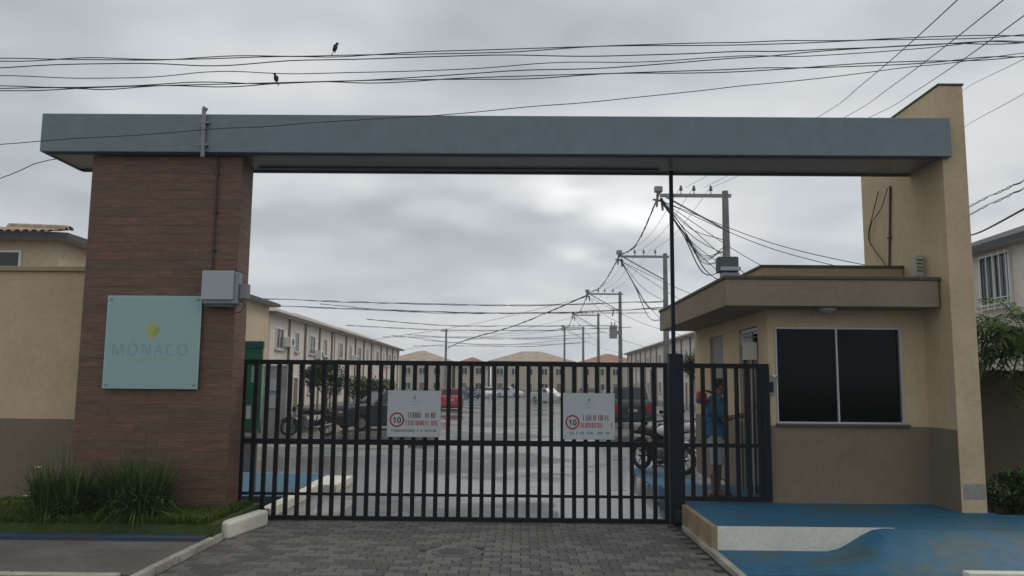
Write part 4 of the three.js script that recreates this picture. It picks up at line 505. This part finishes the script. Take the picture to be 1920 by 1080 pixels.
// ------------------------------------------------------------------ vehicles
function car(label, paint, pos, turn, o = {}) { // front towards +z, width along x
  const t = thing(o.kind === 'suv' ? 'parked_suv' : 'parked_car', label, 'car', pos, { turn }), W = o.w ?? 1.7, h = W / 2, k = o.kind ?? 'hatch', L = k === 'suv' ? 2.15 : 1.95, wr = k === 'suv' ? 0.35 : 0.3, ax = 1.25, hood = k === 'suv' ? 1.05 : 0.93, belt = k === 'suv' ? 1.1 : 0.95, top = k === 'suv' ? 1.72 : 1.48;
  const s = new THREE.Shape(); s.moveTo(-L, 0.32); s.lineTo(-ax - wr - 0.06, 0.24); s.absarc(-ax, wr, wr + 0.06, Math.PI + 0.2, -0.2, true); s.lineTo(ax - wr - 0.06, 0.22); s.absarc(ax, wr, wr + 0.06, Math.PI + 0.2, -0.2, true); s.lineTo(L - 0.02, 0.28); s.lineTo(L, 0.55); s.quadraticCurveTo(L - 0.05, hood - 0.12, L - 0.3, hood - 0.06); s.lineTo(0.95, hood + 0.02); s.lineTo(0.8, belt); s.lineTo(-L + 0.15, belt + 0.04); s.quadraticCurveTo(-L - 0.02, belt - 0.05, -L, 0.7); s.closePath();
  part(t, 'body', new THREE.ExtrudeGeometry(s, { depth: W - 0.16, bevelEnabled: true, bevelThickness: 0.08, bevelSize: 0.06, bevelSegments: 3, curveSegments: 8 }).translate(0, 0, -(W - 0.16) / 2).rotateY(-Math.PI / 2), paint);
  const rear = k === 'sedan' ? -1.2 : -L + 0.22, zb = [rear - 0.12 * 0, 0.85], zt = [rear + (k === 'sedan' ? 0.5 : 0.25), 0.2], b = h - 0.07, c = h - 0.2;
  const Bt = [[-b, belt - 0.02, zb[1]], [b, belt - 0.02, zb[1]], [b, belt - 0.02, zb[0]], [-b, belt - 0.02, zb[0]]], Tp = [[-c, top, zt[1]], [c, top, zt[1]], [c, top, zt[0]], [-c, top, zt[0]]];
  part(t, 'cabin', quads([[Bt[0], Bt[1], Tp[1], Tp[0]], [Bt[1], Bt[2], Tp[2], Tp[1]], [Bt[2], Bt[3], Tp[3], Tp[2]], [Bt[3], Bt[0], Tp[0], Tp[3]], [Tp[0], Tp[1], Tp[2], Tp[3]]]), paint); part(t, 'roof', rb(-c + 0.02, c - 0.02, top - 0.02, top + 0.03, zt[0] + 0.03, zt[1] - 0.02, 0.02), paint);
  const pane = (P, Q, R2, S2, e, u0 = 0.06, u1 = 0.94) => { const at = (u, v) => { const l = V(...P).lerp(V(...S2), v), r = V(...Q).lerp(V(...R2), v); return l.lerp(r, u); }; const n = V(...Q).sub(V(...P)).cross(V(...S2).sub(V(...P))).normalize().multiplyScalar(e), q = [[u0, 0.12], [u1, 0.12], [u1, 0.9], [u0, 0.9]].map(([u, v]) => at(u, v).add(n).toArray()); return quads([q]); };
  part(t, 'windscreen', pane(Bt[0], Bt[1], Tp[1], Tp[0], 0.006), mat.pane); part(t, 'rear_window', pane(Bt[2], Bt[3], Tp[3], Tp[2], 0.006), mat.pane);
  for (const [u0, u1] of [[0.04, 0.47], [0.53, 0.95]]) { part(t, 'side_window', pane(Bt[1], Bt[2], Tp[2], Tp[1], 0.006, u0, u1), mat.pane); part(t, 'side_window', pane(Bt[3], Bt[0], Tp[0], Tp[3], 0.006, u0, u1), mat.pane); }
  for (const sx of [-1, 1]) { part(t, 'headlight', rb(sx * (h - 0.42) - 0.16, sx * (h - 0.42) + 0.16, 0.6, 0.74, L - 0.08, L + 0.015, 0.03), mat.lampGlass); part(t, 'tail_light', rb(sx * (h - 0.2) - 0.1, sx * (h - 0.2) + 0.1, 0.62, 0.92, -L - 0.065, -L + 0.02, 0.02), mat.redLamp); part(t, 'mirror', rb(sx * (h + 0.06) - 0.08, sx * (h + 0.06) + 0.08, belt + 0.02, belt + 0.15, 0.5, 0.6, 0.03), paint);
    for (const z of [-ax, ax]) { const wl = part(t, 'wheel', new THREE.TorusGeometry(wr - 0.075, 0.075, 8, 20).scale(1, 1, 1.25).rotateY(Math.PI / 2).translate(sx * (h - 0.12), wr, z), mat.tyre); part(wl, 'rim', T(new THREE.CylinderGeometry(wr - 0.1, wr - 0.12, 0.1, 16).rotateZ(Math.PI / 2), sx * (h - 0.1), wr, z), mat.chrome); } }
  part(t, 'grille', rb(-0.35, 0.35, 0.36, 0.52, L - 0.02, L + 0.07, 0.02), mat.dark); part(t, 'number_plate', [bx(-0.2, 0.2, 0.42, 0.54, L + 0.071, L + 0.08)], M(0.5, 0.5, 0.5, 0.5)); part(t, 'number_plate', [bx(-0.2, 0.2, 0.66, 0.78, -L - 0.075, -L - 0.062)], M(0.5, 0.5, 0.5, 0.5)); part(t, 'bumper', rb(-h + 0.1, h - 0.1, 0.34, 0.5, -L - 0.09, -L + 0.05, 0.04), paint);
  return t;
}
car('black hatchback parked at an angle beyond the left speed board', carPaint(0.012, 0.014, 0.018), [-5.5, 0, -32.6], -0.95);
car('red car parked beyond the left speed board', carPaint(0.42, 0.03, 0.05), [-5.0, 0, -58.8], Math.PI + 0.1);
car('dark sport utility car parked just right of the right speed board', carPaint(0.02, 0.026, 0.03), [4.75, 0, -38.5], Math.PI + 0.12, { kind: 'suv', w: 1.85 });
car('white car parked far along the right kerb, beside the dark one', carPaint(0.72, 0.72, 0.72), [8.0, 0, -67], 0.1, { kind: 'sedan' });
car('silver car standing far down the street left of the right speed board', carPaint(0.5, 0.52, 0.54), [3.0, 0, -86], 0.75, { kind: 'sedan' });
car('dark red car far down the street behind the right speed board', carPaint(0.16, 0.02, 0.025), [8.4, 0, -100], 0.2);
car('small white car at the far left end of the street', carPaint(0.7, 0.7, 0.7), [-4.3, 0, -112], 0.2);
car('small pale grey car at the far end of the street, near its middle', carPaint(0.6, 0.62, 0.64), [-1.6, 0, -120], 1.2, { kind: 'sedan' });
car('dark blue car at the far end of the street', carPaint(0.02, 0.03, 0.08), [-6.5, 0, -104], 0.4);
function motorbike(label, pos, turn, tankM) { const t = thing('motorcycle', label, 'motorcycle', pos, { turn }), wr = 0.3, wb = 0.64;
  for (const z of [-wb, wb]) { const w = part(t, 'wheel', new THREE.TorusGeometry(wr - 0.05, 0.05, 8, 24).rotateY(Math.PI / 2).translate(0, wr, z), mat.tyre); part(w, 'rim', [new THREE.TorusGeometry(wr - 0.1, 0.012, 6, 20).rotateY(Math.PI / 2).translate(0, wr, z), rod(V(-0.05, wr, z), V(0.05, wr, z), 0.035, 0.035, 10)], mat.chrome); const sp = []; for (let i = 0; i < 6; i++) { const a = i * Math.PI / 3; sp.push(rod(V(0, wr, z), V(0, wr + Math.sin(a) * 0.2, z + Math.cos(a) * 0.2), 0.01, 0.01, 5)); } part(w, 'spoke', sp, mat.engine, { kind: 'stuff' }); }
  part(t, 'frame', [tube([V(0, 0.92, 0.36), V(0, 0.78, 0.15), V(0, 0.74, -0.3), V(0, 0.78, -0.72)], 0.022), tube([V(0, 0.88, 0.36), V(0, 0.45, 0.28), V(0, 0.3, 0.05), V(0, 0.34, -0.2), V(0, 0.7, -0.3)], 0.022), rod(V(0.07, 0.34, -0.2), V(0.07, wr, -wb), 0.02), rod(V(-0.07, 0.34, -0.2), V(-0.07, wr, -wb), 0.02)], mat.black);
  part(t, 'engine', [rb(-0.11, 0.11, 0.27, 0.5, -0.12, 0.2, 0.04), rod(V(0, 0.48, 0.08), V(0, 0.68, 0.16), 0.085, 0.075, 12), rod(V(-0.14, 0.38, 0.02), V(0.14, 0.38, 0.02), 0.09, 0.09, 14)], mat.engine);
  part(t, 'tank', ball(0, 0.86, 0.12, 0.16, 0.85, 0.75, 1.65, 18), tankM); part(t, 'seat', tube([V(0, 0.84, -0.12), V(0, 0.81, -0.32), V(0, 0.86, -0.66)], 0.085, 14, 10), mat.rubber); part(t, 'tail', rb(-0.08, 0.08, 0.76, 0.84, -0.92, -0.55, 0.03), mat.black); part(t, 'tail_light', rb(-0.06, 0.06, 0.76, 0.84, -0.96, -0.925, 0.012), mat.redLamp);
  part(t, 'fork', [rod(V(-0.09, wr, wb), V(-0.09, 0.98, 0.4), 0.024), rod(V(0.09, wr, wb), V(0.09, 0.98, 0.4), 0.024)], mat.chrome); part(t, 'front_mudguard', new THREE.TorusGeometry(wr + 0.03, 0.045, 6, 14, 2.2).rotateZ(0.4).rotateY(Math.PI / 2).translate(0, wr, wb), tankM); part(t, 'headlight', [ball(0, 0.92, 0.5, 0.095, 1, 1, 0.8, 14)], mat.black); part(t, 'lens', T(new THREE.CylinderGeometry(0.08, 0.08, 0.02, 16).rotateX(Math.PI / 2), 0, 0.92, 0.575), mat.lampGlass);
  part(t, 'handlebar', tube([V(-0.36, 1.06, 0.22), V(-0.2, 1.08, 0.34), V(0, 1.0, 0.4), V(0.2, 1.08, 0.34), V(0.36, 1.06, 0.22)], 0.016, 20), mat.black); for (const s of [-1, 1]) { part(t, 'mirror', [rod(V(s * 0.24, 1.07, 0.32), V(s * 0.3, 1.24, 0.3), 0.008), ball(s * 0.31, 1.26, 0.3, 0.055, 1.2, 0.75, 0.35)], mat.black); part(t, 'footrest', rod(V(s * 0.1, 0.34, 0.0), V(s * 0.24, 0.34, 0), 0.016), mat.rubber); }
  part(t, 'exhaust', [rod(V(0.12, 0.34, 0.1), V(0.15, 0.3, -0.25), 0.025), rod(V(0.15, 0.3, -0.25), V(0.16, 0.42, -0.85), 0.045, 0.055, 12)], mat.chrome); part(t, 'rear_mudguard', new THREE.TorusGeometry(wr + 0.04, 0.05, 6, 14, 2.2).rotateZ(1.0).rotateY(Math.PI / 2).translate(0, wr, -wb), mat.black); part(t, 'side_stand', rod(V(-0.1, 0.28, -0.02), V(-0.24, 0.0, -0.06), 0.014), mat.steel); return t; }
motorbike('black motorcycle with a pale tank parked behind the gate post, the nearer one', [3.0, 0.012, -17.3], 0.6, carPaint(0.6, 0.6, 0.6));
motorbike('black motorcycle parked behind the gate post, the farther one by the guardhouse rear', [3.85, 0.0, -18.9], 1.2, carPaint(0.5, 0.5, 0.52));
motorbike('black motorcycle parked on the left beside the lawn', [-7.25, 0, -28], -1.2, carPaint(0.015, 0.015, 0.018));
// ------------------------------------------------------------------ the man at the pedestrian gate
function nets(f, lo, hi, cell) { // smooth surface of the field f = 0
  const n = [0, 1, 2].map((i) => Math.ceil((hi[i] - lo[i]) / cell) + 1), S = (i, j, k) => i + n[0] * (j + n[1] * k), F = new Float32Array(n[0] * n[1] * n[2]);
  for (let k = 0; k < n[2]; k++) for (let j = 0; j < n[1]; j++) for (let i = 0; i < n[0]; i++) F[S(i, j, k)] = f(lo[0] + i * cell, lo[1] + j * cell, lo[2] + k * cell);
  const id = new Int32Array(F.length).fill(-1), P = [], I = [], E = [[0, 1], [2, 3], [4, 5], [6, 7], [0, 2], [1, 3], [4, 6], [5, 7], [0, 4], [1, 5], [2, 6], [3, 7]];
  for (let k = 0; k < n[2] - 1; k++) for (let j = 0; j < n[1] - 1; j++) for (let i = 0; i < n[0] - 1; i++) { const v = []; let m = 0; for (let c = 0; c < 8; c++) { v[c] = F[S(i + (c & 1), j + ((c >> 1) & 1), k + (c >> 2))]; if (v[c] < 0) m++; } if (!m || m === 8) continue; let x = 0, y = 0, z = 0, q = 0; for (const [a, b] of E) if ((v[a] < 0) !== (v[b] < 0)) { const t = v[a] / (v[a] - v[b]); x += lerp(a & 1, b & 1, t); y += lerp((a >> 1) & 1, (b >> 1) & 1, t); z += lerp(a >> 2, b >> 2, t); q++; } id[S(i, j, k)] = P.length / 3; P.push(lo[0] + (i + x / q) * cell, lo[1] + (j + y / q) * cell, lo[2] + (k + z / q) * cell); }
  const st3 = [1, n[0], n[0] * n[1]];
  for (let k = 1; k < n[2] - 1; k++) for (let j = 1; j < n[1] - 1; j++) for (let i = 1; i < n[0] - 1; i++) { const a = S(i, j, k); for (let d = 0; d < 3; d++) { const b = a + st3[d]; if ((F[a] < 0) === (F[b] < 0)) continue; const u = st3[(d + 1) % 3], w = st3[(d + 2) % 3], q = [id[a], id[a - u], id[a - u - w], id[a - w]]; if (q.some((x) => x < 0)) continue; if (F[a] < 0) I.push(q[0], q[1], q[2], q[0], q[2], q[3]); else I.push(q[0], q[2], q[1], q[0], q[3], q[2]); } }
  const g = new THREE.BufferGeometry(); g.setAttribute('position', new THREE.Float32BufferAttribute(P, 3)); g.setIndex(I); g.computeVertexNormals(); return g;
}
const smin = (a, b, k) => { const h = clamp(0.5 + 0.5 * (b - a) / k, 0, 1); return lerp(b, a, h) - k * h * (1 - h); };
const cap = (a, b, ra, rb2) => { const dx = b[0] - a[0], dy = b[1] - a[1], dz = b[2] - a[2], l = dx * dx + dy * dy + dz * dz; return (x, y, z) => { const px = x - a[0], py = y - a[1], pz = z - a[2], t = clamp((px * dx + py * dy + pz * dz) / l, 0, 1); return Math.hypot(px - dx * t, py - dy * t, pz - dz * t) - lerp(ra, rb2, t); }; };
const ell = (c, r) => (x, y, z) => { const q = Math.hypot((x - c[0]) / r[0], (y - c[1]) / r[1], (z - c[2]) / r[2]); return (q - 1) * Math.min(...r); };
const blend = (fs, k) => (x, y, z) => { let d = 9; for (const f of fs) d = smin(d, f(x, y, z), k); return d; };
{ // faces +x, right side towards the street
  const t = thing('person', 'man in a blue shirt and pale shorts reaching towards the guardhouse door', 'person', [2.76, 0.28, -11.62]);
  const J = { sR: [0.0, 1.315, 0.175], eR: [0.09, 1.07, 0.235], wR: [0.315, 1.13, 0.19], sL: [0.02, 1.315, -0.175], eL: [0.14, 1.07, -0.215], wL: [0.34, 1.09, -0.12], hR: [-0.01, 0.84, 0.085], kR: [0.0, 0.46, 0.1], aR: [-0.06, 0.075, 0.1], hL: [0.0, 0.84, -0.085], kL: [0.06, 0.46, -0.1], aL: [0.05, 0.075, -0.1] };
  const torso = [cap([0, 0.86, 0.06], [0, 0.86, -0.06], 0.115, 0.115), cap([0, 0.9, 0], [0.005, 1.1, 0], 0.125, 0.12), cap([0.0, 1.2, 0.08], [0.0, 1.2, -0.08], 0.115, 0.115), cap([0, 1.31, 0.11], [0.01, 1.31, -0.11], 0.075, 0.075)];
  const arms = [cap(J.sR, J.eR, 0.052, 0.04), cap(J.eR, J.wR, 0.04, 0.027), cap(J.sL, J.eL, 0.052, 0.04), cap(J.eL, J.wL, 0.04, 0.027)], legs = [cap(J.hR, J.kR, 0.083, 0.055), cap(J.kR, [-0.045, 0.3, 0.1], 0.054, 0.054), cap([-0.045, 0.3, 0.1], J.aR, 0.054, 0.036), cap(J.hL, J.kL, 0.083, 0.055), cap(J.kL, [0.045, 0.3, -0.1], 0.054, 0.054), cap([0.045, 0.3, -0.1], J.aL, 0.054, 0.036), cap([-0.09, 0.045, 0.1], [0.1, 0.03, 0.115], 0.04, 0.028), cap([0.02, 0.045, -0.1], [0.21, 0.03, -0.115], 0.04, 0.028)];
  const neck = cap([0.02, 1.33, 0], [0.055, 1.45, 0], 0.058, 0.054);
  const body = nets(blend([...torso, ...arms, ...legs, neck], 0.03), [-0.25, -0.02, -0.35], [0.5, 1.5, 0.35], 0.013);
  // head: skull, jaw, nose, brow, ears, tilted a little down
  const hx = 0.085, hy = 1.525, head0 = blend([ell([0, 0.01, 0], [0.094, 0.098, 0.073]), ell([0.035, -0.05, 0], [0.055, 0.065, 0.052])], 0.03), nose = cap([0.09, -0.005, 0], [0.108, -0.035, 0], 0.008, 0.014), brow = cap([0.085, 0.018, 0.03], [0.085, 0.018, -0.03], 0.012, 0.012), lip = cap([0.082, -0.066, 0.018], [0.082, -0.066, -0.018], 0.009, 0.009), ears = [ell([-0.005, -0.015, 0.074], [0.018, 0.032, 0.01]), ell([-0.005, -0.015, -0.074], [0.018, 0.032, 0.01])], eyes = [ell([0.084, 0.002, 0.031], [0.012, 0.009, 0.014]), ell([0.084, 0.002, -0.031], [0.012, 0.009, 0.014])], nk = cap([-0.035, -0.16, 0], [-0.01, -0.05, 0], 0.052, 0.05);
  const hd = blend([head0, nose, brow, lip, ...ears, nk], 0.012);
  const ca = Math.cos(-0.3), sa = Math.sin(-0.3), place = (g) => g.rotateZ(-0.3).translate(hx, hy, 0);
  const head = place(nets((x, y, z) => Math.max(hd(x, y, z), -eyes[0](x, y, z) - 0.004, -eyes[1](x, y, z) - 0.004), [-0.14, -0.2, -0.12], [0.15, 0.14, 0.12], 0.005));
  const hand = (w, dir, s) => { // palm down, fingers slightly curled
    const fs = [cap([0, 0, 0], [0.03, 0, 0], 0.024, 0.026), cap([0.03, 0, -0.022], [0.085, 0, -0.028], 0.015, 0.012), cap([0.03, 0, 0], [0.09, 0, 0], 0.015, 0.013), cap([0.03, 0, 0.022], [0.085, 0, 0.026], 0.015, 0.012)], fg = [];
    [[-0.03, 0.085, 0.06], [-0.01, 0.092, 0.07], [0.01, 0.09, 0.066], [0.029, 0.083, 0.052]].forEach(([z, x0, l], i) => { const z2 = z * 1.25, a = [x0, 0, z], b = [x0 + l * 0.45, -0.006, z2], c = [x0 + l * 0.75, -0.02, z2 * 1.05], d = [x0 + l * 0.92, -0.036, z2 * 1.05]; fg.push(cap(a, b, 0.0095, 0.009), cap(b, c, 0.009, 0.008), cap(c, d, 0.008, 0.0068)); });
    fg.push(cap([0.025, -0.004, -s * 0.024], [0.058, -0.012, -s * 0.052], 0.013, 0.011), cap([0.058, -0.012, -s * 0.052], [0.088, -0.018, -s * 0.056], 0.0105, 0.008));
    const f = (x, y, z) => { let d = blend(fs, 0.012)(x, y, z); for (const q of fg) d = smin(d, q(x, y, z), 0.004); return d; };
    const g = nets(f, [-0.04, -0.07, -0.09], [0.19, 0.05, 0.09], 0.0035), m = new THREE.Matrix4().makeBasis(V(...dir).normalize(), V(0, 1, 0).addScaledVector(V(...dir).normalize(), -V(...dir).normalize().y).normalize(), V(...dir).normalize().cross(V(0, 1, 0)).normalize()); return g.applyMatrix4(m).translate(...w); };
  const smooth = (gs) => { const l = gs.map((g) => { const q = g.toNonIndexed(); q.setAttribute('uv', new THREE.BufferAttribute(new Float32Array(q.attributes.position.count * 2), 2)); return q; }); return l; };
  part(t, 'body', smooth([body, head, hand(J.wR, [1, 0.08, -0.15], 1), hand(J.wL, [1, 0.05, 0.2], -1)]), mat.skin, { keep: true });
  const sleeves = [cap(J.sR, [0.065, 1.14, 0.22], 0.068, 0.066), cap(J.sL, [0.1, 1.15, -0.205], 0.068, 0.066)], tor2 = blend(torso, 0.04), sl2 = blend([(x, y, z) => tor2(x, y, z) - 0.018, ...sleeves], 0.025);
  part(t, 'shirt', smooth([nets((x, y, z) => { const fold = 0.004 * Math.sin(y * 60 + 8 * fbm(x * 9, y * 9, z * 9, 2)); return Math.max(sl2(x, y, z) + fold, 0.775 - y, y - 1.4, neck(x, y, z) - 0.006 < 0 && y > 1.37 ? 0.01 : -1); }, [-0.28, 0.7, -0.36], [0.4, 1.45, 0.36], 0.012)]), mat.shirt, { keep: true });
  const hips = blend([cap([0, 0.86, 0.06], [0, 0.86, -0.06], 0.125, 0.125)], 0.03), lg2 = [cap(J.hR, [-0.005, 0.44, 0.1], 0.1, 0.085), cap(J.hL, [0.06, 0.44, -0.1], 0.1, 0.085)];
  part(t, 'shorts', smooth([nets((x, y, z) => Math.max(smin(hips(x, y, z), Math.min(lg2[0](x, y, z), lg2[1](x, y, z)), 0.03) + 0.003 * Math.sin(y * 45 + z * 30), 0.44 - y, y - 0.9), [-0.25, 0.4, -0.28], [0.28, 0.95, 0.28], 0.012)]), mat.shorts, { keep: true });
  const hairF = (x, y, z) => Math.max(ell([-0.008, 0.018, 0], [0.102, 0.102, 0.08])(x, y, z) + 0.004 * fbm(x * 90, y * 90, z * 90, 2), x > 0.045 ? 0.035 - y + (x - 0.045) * 0.6 : -0.045 - y - x * 0.2);
  part(t, 'hair', smooth([place(nets(hairF, [-0.14, -0.09, -0.12], [0.14, 0.15, 0.12], 0.005))]), mat.hair, { keep: true });
  for (const s of [1, -1]) part(t, 'sandal', rb(-0.1 + (s < 0 ? 0.11 : 0), 0.135 + (s < 0 ? 0.11 : 0), 0, 0.018, s * 0.105 - 0.045, s * 0.105 + 0.045, 0.008), mat.rubber);
  const b = thing('backpack', 'small red backpack worn high on the back of the man in blue', 'backpack', [2.6, 1.62, -11.62]);
  part(b, 'bag', rb(-0.07, 0.04, -0.07, 0.11, -0.12, 0.13, 0.045), mat.red); part(b, 'flap', rb(-0.08, -0.01, 0.03, 0.12, -0.1, 0.11, 0.03), M(0.38, 0.03, 0.04, 0.6)); part(b, 'pocket', rb(-0.095, -0.065, -0.05, 0.03, -0.08, 0.1, 0.02), M(0.1, 0.09, 0.2, 0.7)); for (const z of [-0.1, 0.11]) part(b, 'strap', tube([V(0.02, 0.13, z), V(0.12, 0.1, z), V(0.24, 0.03, z), V(0.27, -0.12, z)], 0.012, 14), M(0.1, 0.05, 0.07, 0.8));
}
renderer.render(scene, camera);
